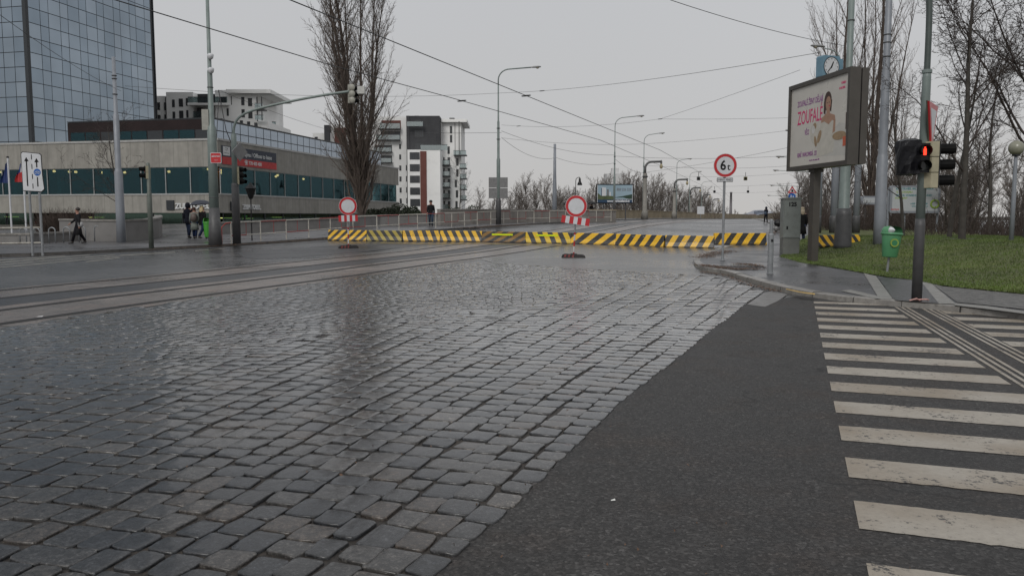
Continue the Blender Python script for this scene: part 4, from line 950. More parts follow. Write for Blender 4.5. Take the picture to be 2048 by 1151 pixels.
# left side: camera pole
b = P(431, 491, .12); k = b.y / FPX
cp = pole('camera_pole', 'tall grey-green pole with two white cameras and street name plate', 'pole', b, [(9.5 * k, 60 * k), (8.5 * k, 232 * k), (5.5 * k, 238 * k), (4.8 * k, 340 * k), (3.8 * k, 344 * k), (3.0 * k, 520 * k)], M_pole, [(13.5 * k, -.05), (12 * k, 30 * k), (9.5 * k, 75 * k)], 18, bands=((95 * k, 8.5 * k), (310 * k, 5 * k)))
zz = lambda v: Zat(v, b.y) - b.z
for v in (114, 142): 
    MB().lathe([(.03, -.14), (.11, -.08), (.13, .0), (.14, .08), (.06, .13)], 12, (.1, -.12, zz(v))).build('camera', M_white, cp, True)
MB().cbox((-.22, -.02, zz(240)), (.3, .25, .9)).build('junction_box', pm('box_beige', (.27, .27, .24), .5), cp)
np_ = MB().prism(rrect(-.02, zz(327), .46, zz(306), .05), -.2, -.18).build('name_plate', M_white, cp); MB().prism(rrect(.0, zz(326), .44, zz(307), .04), -.206, -.201).build('plate_face', M_red, np_)
text('LIBEŇSKÝ MOST', .075, M_white, np_, (.22, -.209, zz(313.5)), sx=.7, bold=.003); text('Praha 8', .05, M_white, np_, (.22, -.209, zz(321)), sx=.9)
# mast arm signal
b = P(474, 487, .12); k = b.y / FPX; zz = lambda v: Zat(v, b.y) - b.z
ma = thing('signal_gantry', b, 'grey signal mast whose long curved arm carries a signal over the road', 'traffic light')
MB().lathe([(8 * k, 0), (7.2 * k, 118 * k), (6 * k, 120 * k)], 14).build('foot', M_dpole, ma, True)
MB().lathe([(5.6 * k, 116 * k), (5.2 * k, 215 * k), (4.2 * k, 216 * k)], 14).build('pole', M_pole, ma, True)
pth = [(474, 275), (474, 262), (476, 250), (482, 238), (493, 229), (508, 222), (540, 213), (600, 200), (660, 189), (704, 183)]
MB().tube(smooth_path([((u - 474) * k, -.0, zz(v)) for u, v in pth], 2), 2.5 * k, 12).build('arm', M_pole, ma, True)
ax = (709 - 474) * k
h1 = signal(ma, (ax, .12, zz(169)), PI * 1.0 - .75, 3, .3, (), pm('pale_signal', (.26, .255, .22), .5), None, 'overhead_head', .95, .25)
for i in range(3): MB().lathe([(.03, 0), (.13, .02), (.15, .08), (.13, .1)], 14, M=Matrix.Translation((ax + .02, -.03, zz(169) - .14 - i * .285)) @ Matrix.Rotation(PI / 2 + .0, 4, 'X')).build('lens_cover', MATS['pale_signal'], h1, True)
MB().cbox((ax + .42, .1, zz(180)), (.32, .3, .34)).build('detector', pm('detector_pale', (.4, .4, .38), .5), ma); MB().box((ax - .1, .08, zz(172)), (ax + .3, .12, zz(170))).build('bracket', M_dpole, ma)
signal(ma, ((481 - 474) * k + .1, .05, zz(334)), 1.25, 3, .27, (), M_cream, None, 'side_head', .9, .24)
sg = thing('priority_sign_back', (b.x + .30, b.y - .1, b.z + zz(304)), 'square sign seen edge-on from behind, clamped to the gantry', 'road sign', .95)
MB().prism([(0, -.42), (.42, 0), (0, .42), (-.42, 0)], -.012, .012, 0).build('sign_panel', M_gback, sg); MB().prism([(0, -.43), (.43, 0), (0, .43), (-.43, 0)], .013, .02).build('sign_edge', M_white, sg)
# far-left single signal on thin pole
b = P(303, 497, .12); k = b.y / FPX; zz = lambda v: Zat(v, b.y) - b.z
r = thing('pedestrian_signal', b, 'low thin signal pole on the far kerb with dark head at its top', 'traffic light')
MB().lathe([(4.8 * k, 0), (4.4 * k, 110 * k), (3.7 * k, 112 * k), (3.4 * k, 168 * k), (2 * k, 170 * k)], 12).build('pole', pm('olive_pole', (.10, .115, .10), .5), r, True)
signal(r, (-.13, -.02, zz(332)), -.95, 2, .26, (emit('dim_red', (.6, .03, .02), .15), None), M_cream, None, 'signal_head', .9, .2)
# lane sign on two posts
b1 = P(64, 512, .12); b2 = P(84, 511, .12); b = (b1 + b2) / 2; k = b.y / FPX; zz = lambda v: Zat(v, b.y) - b.z
r = thing('lane_sign', b, 'white lane arrow sign with blue bicycle disc and bent corner', 'road sign')
for u in (-10, 10): MB().tube([(u * k, .05, 0), (u * k, .05, zz(310))], .042, 10).build('post', M_zinc, r)
o_ = [(-21, 382), (17, 384), (22.5, 379), (21.5, 368), (20, 352), (19, 309), (15.5, 306.5), (-18, 303), (-21, 306)]
pn = MB().prism([(u * k, zz(v)) for u, v in o_], -.01, .015).build('sign_panel', M_blk, r)
MB().prism([(u * .95 * k, zz(343 + (v - 343) * .965)) for u, v in o_], -.014, -.0105).build('sign_face', M_white, pn)
def arrow(u, va, vb):
    mb = MB(); mb.prism([((u - 1.3) * k, zz(vb)), ((u + 1.3) * k, zz(vb)), ((u + 1.2) * k, zz(va + 7)), ((u - 1.2) * k, zz(va + 7))], -.018, -.0145); mb.prism([((u - 4.5) * k, zz(va + 8.5)), ((u + 4.5) * k, zz(va + 8.5)), (u * k, zz(va))], -.018, -.0145); return mb
arrow(-10.5, 314, 372).build('arrow', M_blk, pn); arrow(9.5, 316, 335).build('arrow', M_blk, pn); MB().prism([(8.5 * k, zz(373)), (11 * k, zz(373)), (10.8 * k, zz(354)), (8.6 * k, zz(354))], -.018, -.0145).build('arrow', M_blk, pn)
mb = MB()
for v0 in (309, 328, 348, 367): mb.prism([(-.9 * k, zz(v0 + 10)), (.7 * k, zz(v0 + 10)), (.7 * k, zz(v0)), (-.9 * k, zz(v0))], -.018, -.0145)
mb.build('dashed_line', M_blk, pn); bd = MB().prism(disc_poly(7 * k, 24, 9.8 * k, zz(344.5)), -.02, -.0145).build('bicycle_disc', M_blue, pn)
mb = MB()
for x in (-3, 3):
    a_ = [((9.8 + x) * k + 2.3 * k * math.cos(2 * PI * j / 12), -.022, zz(345.5) + 2.3 * k * math.sin(2 * PI * j / 12)) for j in range(13)]; mb.tube(a_, .007, 4)
mb.tube([((9.8 - 3) * k, -.022, zz(345.5)), ((9.8 - 1) * k, -.022, zz(342)), ((9.8 + 2) * k, -.022, zz(342)), ((9.8 + 3) * k, -.022, zz(345.5))], .007, 4); mb.build('bicycle_symbol', M_white, bd)
# pair of signs behind the cabinet
b = W(1581, 470, 40); b.z = gz(b.x, b.y) + .12; k = b.y / FPX; zz = lambda v: Zat(v, b.y) - b.z
r = thing('warning_sign', b, 'red triangle over blue round sign on a post behind the cabinet', 'road sign')
MB().tube([(0, 0, 0), (0, 0, zz(372))], .03, 8).build('pole', M_zinc, r)
p_ = MB().prism([(-9 * k, zz(386)), (9 * k, zz(386)), (0, zz(372))], -.05, -.035).build('triangle_panel', M_red, r); MB().prism([(-5.6 * k, zz(384.2)), (5.6 * k, zz(384.2)), (0, zz(375.8))], -.055, -.0505).build('triangle_face', M_white, p_); MB().cbox((0, -.057, zz(381.5)), (.09, .002, .11)).build('narrow_road_symbol', M_blk, p_)
p_ = MB().prism(disc_poly(7.3 * k, 24, 0, zz(393.5)), -.05, -.035).build('round_panel', M_blue, r); MB().cbox((-.05, -.053, zz(393)), (.05, .004, .15)).build('walker_symbol', M_white, p_); MB().cbox((.06, -.053, zz(394)), (.05, .004, .13)).build('walker_symbol', M_white, p_)
# small road sign far over the crest
b = W(1401, 437, 135); b.z = gz(b.x, b.y); r = thing('far_road_sign', b, 'small white sign plate on the far parapet footway', 'road sign'); MB().tube([(0, 0, 0), (0, 0, 2)], .05, 6).build('pole', M_zinc, r); MB().cbox((0, -.08, 1.5), (1.2, .04, 1.3)).build('sign_panel', M_white, r)
# signal heads hung from span wires
for u, v, Y, m_, lab in ((1397, 357, 95, M_gback, 'grey signal hung on span wires over the far road'), (1491, 357, 95, pm('signal_yellow', (.16, .14, .03), .5), 'dark yellow signal hung on wires beyond the 6t sign'), (1429, 383, 130, M_gback, 'tiny hanging signal over the far road by the lamps'), (1496, 383, 130, M_gback, 'tiny hanging signal beyond the yellow one')):
    c = W(u, v, Y); r = thing('hanging_signal', c, lab, 'traffic light', 0, 'signals hung over the bridge road'); k = Y / FPX
    MB().cbox((0, 0, 0), (6 * k if Y < 100 else 3 * k, .3, 7 * k if Y < 100 else 5 * k)).build('housing', m_, r); MB().lathe([(2.3 * k, 0), (2.6 * k, .15)], 10, M=Matrix.Translation((-1 * k, -.15, 0)) @ Matrix.Rotation(PI / 2, 4, 'X')).build('lens', M_blk, r); MB().tube([(0, 0, 4 * k), (0, 0, 4 * k + .5)], .03, 5).build('hanger', M_blk, r)
# distant chimney
b = W(1461, 437, 420); b.z = -4; Y = 420; h = Zat(386, Y) + 4; r = MB().lathe([(.95, 0), (.7, h * .6), (.55, h), (.7, h), (.7, h + .5), (.5, h + .6)], 12).build('chimney', pm('chimney_brick_hazed', (.2, .19, .2), .8), None, True, b); tag(r, 'slim distant brick chimney over the bridge road', 'chimney')  # brick tone paled, distance haze mixed into the colour

# ---------------------------------------------------------------- red and white railings
def railing(line, label, h=.98, step=2.05, pat=(0,), far=False, end=True):
    pts = []; d = 0; acc = [0]
    for a, b in zip(line, line[1:]): acc.append(acc[-1] + math.hypot(b[0] - a[0], b[1] - a[1]))
    def at(s):
        for i in range(len(line) - 1):
            if acc[i + 1] >= s or i == len(line) - 2:
                t_ = (s - acc[i]) / (acc[i + 1] - acc[i] + 1e-9); x = line[i][0] + (line[i + 1][0] - line[i][0]) * t_; y = line[i][1] + (line[i + 1][1] - line[i][1]) * t_
                return Vector((x, y, gz(x, y) + .12))
    o = at(0); r = thing('safety_railing', o, label, 'railing', 0, 'red and white kerbside railings')
    n = max(1, int(acc[-1] / step)); st = acc[-1] / n
    for i in range(n + 1):
        q = at(i * st) - o; MB().tube([q, q + Vector((0, 0, h))], .028, 8).build('post', M_rwhite, r)
    for zr, lab in ((h, 'top_rail'), (.38, 'lower_rail')):
        for i in range(n * 2):
            a = at(i * st / 2) - o; b_ = at((i + 1) * st / 2) - o; up = Vector((0, 0, zr)); red = (i + (3 if zr < .5 else 0)) % 5 in (2, 3)
            MB().tube([a + up, b_ + up], .024, 8).build(lab, M_rred if red else M_rwhite, r)
    for i in range(n):
        q = at((i + .5) * st) - o; MB().tube([q + Vector((0, 0, .38)), q + Vector((0, 0, h))], .014, 6).build('baluster', M_rred, r)
    if end: q = Vector((-.35, -.25, 0)); MB().tube([q, q + Vector((0, 0, h - .22)), Vector((-.2, -.15, h - .03)), Vector((0, 0, h))], .028, 8).build('end_post', M_rred, r)
    return r
rl = pix([(463, 487.5), (553, 480.5), (613, 475), (684, 468.5), (745, 464.5), (800, 461), (849, 457.5), (891, 455.2), (930, 452), (965, 449.5), (997, 447.7), (1020, 446.7), (1050, 446), (1110, 444.6), (1160, 443.6), (1222, 442.4)], .12)
railing(smooth_path(rl, 1), 'long railing running up the kerb towards the bridge parapet')
railing(pix([(-90, 509), (86, 505)], .12), 'short railing by the lane sign at the frame edge', .95, 1.9, end=False)
# bike hoops
for i, (u, v, w_) in enumerate(((47, 487, 13), (74, 487, 13), (105, 486, 13), (134, 485, 13), (165, 484, 13), (196, 482, 13))):
    b = P(u, v, .12); k = b.y / FPX; a_ = w_ / 2 * k; h = 31 * k
    pth = [(-a_, 0, 0), (-a_, 0, h - a_)] + [(-a_ * math.cos(t_), 0, h - a_ + a_ * math.sin(t_)) for t_ in [j * PI / 8 for j in range(1, 8)]] + [(a_, 0, h - a_), (a_, 0, 0)]
    o_ = MB().tube(pth, .028, 8).build('bike_hoop', M_zinc, None, True, b); tag(o_, ['steel bike hoop behind the post of the lane sign, first of six', 'steel bike hoop second of six, next to the sign posts', 'steel bike hoop third of six in front of the hedge', 'steel bike hoop fourth of six in front of the hedge', 'steel bike hoop beside the walking woman in black', 'last bike hoop, set before the curved planter wall'][i], 'bike rack', 'bike hoops along the planter')
# flags
for i, (u, cols, lab) in enumerate(((25, ((.012, .03, .12),), 'dark blue flag hanging limp from a white pole'), (54, ((.012, .04, .2), (.5, .5, .5), (.4, .03, .03)), 'limp blue, white and red flag on a white pole'))):
    b = W(u, 486, 47); b.z = gz(b.x, b.y); k = b.y / FPX; zz = lambda v: Zat(v, b.y) - b.z
    r = thing('flag', b, lab, 'flag', 0, 'flags before the office entrance'); MB().tube([(0, 0, 0), (0, 0, zz(316))], .05, 8).build('pole', M_white, r); MB().lathe([(.05, 0), (.09, .05), (.05, .1)], 8, (0, 0, zz(316))).build('finial', M_blk, r)
    mb = MB(); n = 12; vs = []
    for j in range(9):
        tt = j / 8; z = zz(322) - tt * (zz(322) - zz(366 if i == 0 else 364))
        for q in range(n + 1): s = q / n; wd_ = (.12 + .30 * min(1, tt * 1.3)); vs.append((-.05 - wd_ * s, .12 * math.sin(s * 9 + tt) * s - .02, z - .35 * s * (1 - tt)))
    fs = [(j * (n + 1) + q, j * (n + 1) + q + 1, (j + 1) * (n + 1) + q + 1, (j + 1) * (n + 1) + q) for j in range(8) for q in range(n)]
    mi = [0 if i == 0 else (2 if f[0] // (n + 1) >= 4 else (1 if f[0] % (n + 1) < 4 else 0)) for f in fs]
    mb.add(vs, fs); mb.m = mi; mb.build('flag_cloth', [pm('flag%d%d' % (i, j), c_, .6) for j, c_ in enumerate(cols)], r, True)

# ---------------------------------------------------------------- boards far off
def board(base, w, z0, z1, label, rz=0, posts=2, m=None, fm=None):
    r = thing('advert_board', base, label, 'billboard', rz); hw = w / 2
    MB().prism(rrect(-hw, z0, hw, z1, .12), -.12, .12).build('frame', fm or M_blk, r)
    for s in ((-.6, .6) if posts == 2 else (-1, -.33, .33, 1)): MB().tube([(hw * s, .16, 0), (hw * s, .16, z1 - .1)], .07, 8).build('post', M_dpole if posts == 2 else M_pole2, r)
    f = MB().box((-hw + .12, -.13, z0 + .12), (hw - .12, -.121, z1 - .12)).build('sheet', m or M_white, r); return r, f
Y = 92; k = Y / FPX; b = W(1229, 436, Y); b.z = gz(b.x, b.y) - .5; zz = lambda v: Zat(v, Y) - b.z
r, f = board(b, 75 * k, zz(407), zz(368), 'distant dark-framed advert board with river picture above the parapet', .05)
M_nv = pm('print_navy', (.012, .04, .085), .5); hw = 34.5 * k
X = lambda a: -hw + 2 * hw * a; Z = lambda a: zz(405) + (zz(370) - zz(405)) * a
def sh(pts, m, y): MB().prism([(X(a), Z(c)) for a, c in pts], -.131 - y, -.1305).build('printed_shape', m, f)
sh([(0, .2), (1, .2), (1, 1), (0, 1)], pm('print_sky', (.25, .34, .40), .5, .15, .3), .002); sh([(0, 0), (1, 0), (1, .17), (0, .17)], M_nv, .002)
sh([(0, .17), (.45, .17), (.5, .35), (.3, .4), (.1, .38), (0, .55)], pm('print_green', (.06, .08, .035), .5, .3, 2), .006); sh([(.5, .3), (.7, .36), (.85, .42), (1, .48), (1, .2), (.9, .2), (.72, .3), (.5, .26)], pm('print_dkgreen', (.02, .045, .03), .5), .006)
sh([(.48, .2), (.85, .2), (.7, .29), (.52, .28)], pm('print_water', (.2, .28, .33), .5), .008)
for a, c, d_, m_ in ((.1, .16, .82, M_nv), (.12, .2, .86, M_white), (.2, .24, .85, M_white), (.26, .32, .75, M_gback), (.34, .38, .6, M_white)): sh([(a, .38), (c, .38), (c, d_), (a, d_)], m_, .010 + a * .01)
text('800 226 223', .42, pm('print_grey', (.16, .17, .19), .5), f, (X(.76), -.145, Z(.74)), sx=.8, bold=.01); text('www.marinaisland.cz', .36, M_white, f, (X(.60), -.145, Z(.085)), sx=.85, bold=.02)
Y = 47; k = Y / FPX; b = W(1826, 455, Y); b.z = ggrass(b.x, b.y) - .2; zz = lambda v: Zat(v, Y) - b.z
r, f = board(b, 95 * k, zz(426), zz(371), 'white property board with green lines and ring behind the trees', -.1, 4, pm('board_white', (.36, .38, .39), .5, .05), M_pole2)
M_tl = pm('print_teal', (.02, .16, .17), .5); M_lg = pm('print_lime', (.22, .32, .05), .5); hw = 47 * k; X = lambda a: -hw + 2 * hw * a; Z = lambda a: zz(426) + (zz(371) - zz(426)) * a
for s_, a, c, sz, m_ in (('KANCELÁŘE, SKLADY, KLINIKA', .48, .88, .15, M_tl), ('K PRONÁJMU', .28, .76, .15, M_lg), ('OFFICE, WAREHOUSE, CLINIC', .47, .64, .15, M_tl), ('FOR RENT', .22, .54, .15, M_lg), ('+420 777 115 558', .58, .34, .13, M_tl), ('www.ceskypark.cz', .6, .25, .12, M_tl), ('CENTRUM', .10, .13, .10, M_red), ('C', .62, .1, .13, M_blk)): text(s_, sz, m_, f, (X(a), -.133, Z(c)), sx=1, bold=.004)
a_ = [(X(.9) + .22 * math.cos(2 * PI * j / 20), -.14, Z(.33) + .22 * math.sin(2 * PI * j / 20)) for j in range(21)]; MB().tube(a_, .055, 6).build('ring_logo', M_lg, f)
Y = 55; k = Y / FPX; b = W(1748, 452, Y); b.z = ggrass(b.x, b.y) - .1; zz = lambda v: Zat(v, Y) - b.z
board(b, 58 * k, zz(409), zz(392), 'low blank white board behind the pale stepped pole', 0, 2, MATS['board_white'], M_pole2)
# ---------------------------------------------------------------- office building with ribbon windows
YC = 65.0; C0 = W(440, 432, YC); AX = math.atan2(.9754, .2204)
def b_loc(u, Y): return None
off = thing('office_building', (C0.x, C0.y, 0), 'low concrete office building with teal ribbon windows and shop lettering', 'building', AX)
def pmj(name, col, pitch):
    m, t, p, o = nt(name); c = coords(t); s = N(t, 'ShaderNodeSeparateXYZ'); t.links.new(c, s.inputs[0])
    v = math_(t, 'ADD', s.outputs[0], s.outputs[1]); fr = math_(t, 'FRACT', math_(t, 'DIVIDE', v, pitch)); fl = math_(t, 'FLOOR', math_(t, 'DIVIDE', v, pitch))
    wn = N(t, 'ShaderNodeTexWhiteNoise', noise_dimensions='1D'); t.links.new(fl, wn.inputs['W'])
    b = mixc(t, 1.0, col, ramp(t, wn.outputs[0], [(0, .9), (1, 1.08)]), 'MULTIPLY'); n = noise(t, 1.4, 6, .65, c); b = mixc(t, 1.0, b, ramp(t, n, [(.3, .85), (.7, 1.12)]), 'MULTIPLY')
    mp = N(t, 'ShaderNodeMapping'); mp.inputs['Scale'].default_value = (3, 3, .25); t.links.new(c, mp.inputs[0]); b = mixc(t, 1.0, b, ramp(t, noise(t, 1, 4, .6, mp.outputs[0]), [(.35, .86), (.6, 1.03)]), 'MULTIPLY')
    b = mixc(t, ramp(t, fr, [(.018, 1), (.022, 0)]), b, tuple(q * .45 for q in col)); t.links.new(b, p.inputs['Base Color']); p.inputs['Roughness'].default_value = .75; bump(t, p, noise(t, 30, 4, .7, c), .3, .01); MATS[name] = m; return m
M_clad = pmj('concrete_cladding', (.26, .25, .225), 1.35); M_cop = pm('pale_coping', (.34, .34, .33), .4); M_mull = pm('dark_mullion', (.02, .024, .028), .4); M_alu = pm('aluminium', (.3, .31, .31), .4, metal=.4)
LR, LL, DZ = 40.6, 44.0, 12
z3, z2, z1_, z0_ = 7.67, 5.55, 3.28, 1.82
def LB(mb, x0, x1, y0, y1, z0, z1, mi=0): return mb.box((x0, y0, z0), (x1, y1, z1), mi)
LB(MB(), 0, LR, 0, LL, z2, z3).build('upper_wall', M_clad, off)
LB(MB(), 0, LR, 0, LL, z0_, z1_).build('middle_wall', M_clad, off)
LB(MB(), .05, LR - .05, .05, LL, z3 + .0, z3 + .13).build('roof', M_cop, off)
mb = MB(); LB(mb, -.06, LR + .04, -.06, 0.0, z3 - .02, z3 + .14); LB(mb, -.06, -.0, 0.0, LL, z3 - .02, z3 + .14); mb.build('roof_edge', M_cop, off)
mb = MB(); LB(mb, -.05, LR + .04, -.05, .1, z1_ + .001, z1_ + .09); LB(mb, -.05, .1, .1, LL, z1_ + .001, z1_ + .09); mb.build('window_ledge', M_cop, off)
# rooms behind the ribbon windows
M_room = pm('room_dark', (.035, .045, .045), .8, .3, .5); M_floor = pm('room_floor', (.05, .05, .045), .8); M_teal = pm('teal_column', (.10, .22, .22), .6); M_lamp = emit('room_lamp', (1, .42, .16), 8)
mb = MB(); LB(mb, 5, 5.2, 5, LL, z1_, z2); LB(mb, 5.2, LR, 5, 5.2, z1_, z2); mb.build('room_wall', M_room, off)
LB(MB(), .1, LR - .1, .1, LL, z0_ - 5, z0_ - 3.4).build('ground_floor_slab', M_floor, off)
mb = MB(); LB(mb, 4, 4.2, 4, LL, -2, z0_); LB(mb, 4.2, LR, 4, 4.2, -2, z0_); mb.build('shop_wall', pm('shop_wall', (.06, .07, .04), .8, .4, .7), off)
for i in range(15): LB(MB(), 2.8 + i * 2.6, 3.2 + i * 2.6, 1.1, 1.5, z1_, z2).build('column', M_teal, off) if i % 2 == 0 else None
for i in range(8): LB(MB(), 1.1, 1.5, 2.2 + i * 4.6, 2.6 + i * 4.6, z1_, z2).build('column', M_teal, off)
rn = random.Random(8)
for i in range(26):
    x, y = (rn.uniform(1, 30), rn.uniform(1, 4.6)) if i < 13 else (rn.uniform(1, 4.6), rn.uniform(1, 24))
    MB().lathe([(.03, -.2), (.11, -.17), (.13, -.1), (.09, -.01)], 8, (x, y, z2 - .01)).build('ceiling_light', M_lamp, off)
M_tg = glass('teal_glass', (.42, .60, .62), .04, .03, (.22, .34, .38)); M_sg = glass('shop_glass', (.5, .62, .5), .04, .04, (.4, .5, .5))
def window(x0, x1, z0, z1, side, gl, nm='window', fr=.04):
    o_ = None; d = .12
    mb = MB()
    for a, b_, c, e_ in ((x0, x0 + fr, z0, z1), (x1 - fr, x1, z0, z1), (x0 + fr, x1 - fr, z0, z0 + fr), (x0 + fr, x1 - fr, z1 - fr, z1)):
        LB(mb, a, b_, d - .05, d + .03, c, e_) if side == 'R' else LB(mb, d - .05, d + .03, a, b_, c, e_)
    f_ = mb.build(nm, M_alu if gl is M_tg else M_mull, off)
    mb = MB(); LB(mb, x0 + fr, x1 - fr, d, d + .012, z0 + fr, z1 - fr) if side == 'R' else LB(mb, d, d + .012, x0 + fr, x1 - fr, z0 + fr, z1 - fr); mb.build('pane', gl, f_)
for i in range(15): window(.35 + i * 2.64, .35 + (i + 1) * 2.64, z1_ + .09, z2, 'R', M_tg)
for i in range(15): window(.35 + i * 2.3, .35 + (i + 1) * 2.3, z1_ + .09, z2, 'L', M_tg)
for i in range(12): window(.6 + i * 3.3, .6 + (i + 1) * 3.3 - .1, -1.6, z0_, 'R', M_sg)
for i in range(11):
    if i not in (4, 5): window(.6 + i * 2.9, .6 + (i + 1) * 2.9 - .1, -1.6, z0_, 'L', M_sg)
for x, y, z, w_, m_ in ((4, 2.6, 1.35, 2.2, (.9, 1, .35)), (9, 3.4, 1.3, 1.8, (.9, 1, .35)), (14, 3.2, 1.4, 2.4, (.9, 1, .35)), (7.2, 2.2, 1.5, .5, (.1, .9, .2))): LB(MB(), x, x + w_, y, y + .08, z, z + .07).build('strip_light', emit('strip%d' % (m_[0] * 10), m_, .8), off)
for y, z, w_, m_ in ((22, 1.45, 1.5, (.9, .9, .2)), (13, 1.4, 1.6, (.9, .9, .2)), (3.3, 1.5, 1.2, (.9, .9, .2))): LB(MB(), 2.5, 2.58, y, y + w_, z, z + .08).build('strip_light', emit('strip%d' % (m_[0] * 10), m_, .8), off)
LB(MB(), 3.5, 3.6, 21, 23.5, -1.3, 1.1).build('red_door_panel', pm('lobby_red', (.35, .03, .02), .5), off)
LB(MB(), .14, .2, 4.6, 6.2, -1.4, .6).build('lit_entrance', emit('entrance_green', (.25, .5, .28), .12), off)
# lettering and banner
wl = pm('letter_white', (.55, .56, .56), .4)
text('ZUMTOBEL', .56, wl, off, (3.1 + 1.65, -.06, 2.30), rot=(PI / 2, 0, 0), sx=1.0, ext=.05, bold=.02); LB(MB(), 1.5, 2.25, -.1, -.001, 2.0, 2.75).build('logo_box', M_mull, off)
LB(MB(), 1.62, 2.13, -.125, -.101, 2.12, 2.6).build('logo_face', pm('logo_grey', (.2, .22, .25), .4), off)
text('ZUMTOBEL', .62, wl, off, (-.06, 2.45, 2.35), rot=(PI / 2, 0, -PI / 2), sx=1.0, ext=.05, bold=.02); LB(MB(), -.1, -.001, 4.15, 4.85, 2.05, 2.85).build('logo_box', M_mull, off)
bn = LB(MB(), .5, 9.2, -.05, -.012, 5.78, 7.28).build('banner', pm('banner_navy', (.025, .032, .05), .6), off); LB(MB(), .5, 9.2, -.056, -.051, 5.78, 6.38).build('banner_stripe', pm('banner_red', (.42, .03, .03), .6), bn)
LB(MB(), .65, 1.65, -.058, -.051, 6.5, 7.22).build('banner_logo', wl, bn); text('CPI', .33, M_mull, bn, (1.15, -.06, 7.0)); text('Property Group', .11, M_mull, bn, (1.15, -.06, 6.7))
text('K pronájmu / Offices to lease', .50, wl, bn, (5.4, -.06, 6.78), sx=1.0, bold=.008); text('☎ 778 400 400', .42, wl, bn, (5.2, -.062, 6.08), sx=1.0, bold=.01)
# roof storey
M_rg = pm('sky_glass', (.34, .39, .45), .12, .05, .4, metal=1); M_br = pm('brown_fascia', (.016, .009, .009), .2, .5, .4, spec=.25)
rs = LB(MB(), .9, 37, .9, 14.8, z3 + .13, 9.5).build('roof_storey', M_mull, off)
LB(MB(), .8, .895, .9, 14.8, z3 + .2, 9.45).build('brown_fascia', M_br, off); LB(MB(), .86, 37, .86, 14.9, 9.501, 9.58).build('roof_storey_cap', M_mull, off)
for i in range(9): LB(MB(), .78, .799, 1.1 + i * 1.5, 2.5 + i * 1.5, z3 + .25, z3 + .95).build('fascia_window', MATS['teal_glass'] if i % 3 else M_mull, rs)
for i in range(28): LB(MB(), 1.0 + i * 1.28, 1.0 + (i + 1) * 1.28 - .09, .86, .895, z3 + .24, z3 + .85).build('glass_panel', M_rg, off); LB(MB(), 1.0 + i * 1.28, 1.0 + (i + 1) * 1.28 - .09, .86, .895, z3 + .93, 9.42).build('glass_panel', M_rg, off)

# ---------------------------------------------------------------- glass tower
YT = 95.0; CT = W(72, 432, YT); tw = thing('office_tower', (CT.x, CT.y, 0), 'tall office tower clad in blue-grey mirror glass with dark grid', 'building', AX)
HT = 72; TR, TL = 22.9, 36
MB().box((.05, .05, 0), (TR - .05, TL, HT)).build('body', M_mull, tw)
MB().box((-.2, -.2, 0), (.25, .25, HT + .1)).build('corner_column', M_mull, tw); MB().box((TR - .1, -.08, 0), (TR + .02, .3, HT)).build('edge_trim', M_mull, tw)
def mglass(n, c):
    m, t, p, o = nt(n); cc = coords(t); p.inputs['Metallic'].default_value = 1; p.inputs['Roughness'].default_value = .045; nn = noise(t, .12, 3, .6, cc)
    t.links.new(mixc(t, 1.0, c, ramp(t, nn, [(.35, .88), (.65, 1.1)]), 'MULTIPLY'), p.inputs['Base Color']); bump(t, p, noise(t, .6, 2, .5, cc), .05, .1); return m
MG = [mglass('mirror_glass_%d' % i, c) for i, c in enumerate(((.29, .345, .40), (.31, .365, .42), (.33, .385, .44), (.27, .325, .38)))]
rn = random.Random(21); mbs = MB(); cnt = 0; cells = []
zt_ = 1.72; rows_ = int(HT / zt_)
xs_ = [.3]; 
while xs_[-1] < TR - 1.2: xs_.append(xs_[-1] + (1.85 if len(xs_) % 2 else 1.28))
ys_ = [.3]
while ys_[-1] < TL - 1.3: ys_.append(ys_[-1] + (1.5))
for r_ in range(rows_):
    for i in range(len(xs_) - 1): cells.append((abs(r_ - 11) + i * .1, 'R', xs_[i], min(xs_[i + 1], TR - .12), r_))
    for i in range(len(ys_) - 1): cells.append((abs(r_ - 11) + 3 + i * .6, 'L', ys_[i], ys_[i + 1], r_))
cells.sort(key=lambda c: (c[4] < 5, c[0]))
for n_, (_, sd_, a, b_, r_) in enumerate(cells):
    z0 = r_ * zt_ + .05; z1 = (r_ + 1) * zt_ - .03; t1 = rn.gauss(0, .004); t2 = rn.gauss(0, .004); mi = rn.randrange(4); g_ = .035
    q = [(a + g_, z0), (b_ - g_, z0), (b_ - g_, z1), (a + g_, z1)]; w_ = b_ - a; vs = []
    for k, (x, z) in enumerate(q):
        d = -.02 + t1 * (x - a - w_ / 2) + t2 * (z - z0 - .8); vs.append((x, d, z) if sd_ == 'R' else (d, x, z))
    f = [(0, 1, 2, 3)] if sd_ == 'R' else [(3, 2, 1, 0)]
    if n_ < 98: MB().add(vs, f).build('glass_panel', MG[mi], tw)
    else: mbs.add(vs, f, mi)
o_ = mbs.build('glass_panels', MG, tw); o_['kind'] = 'stuff'

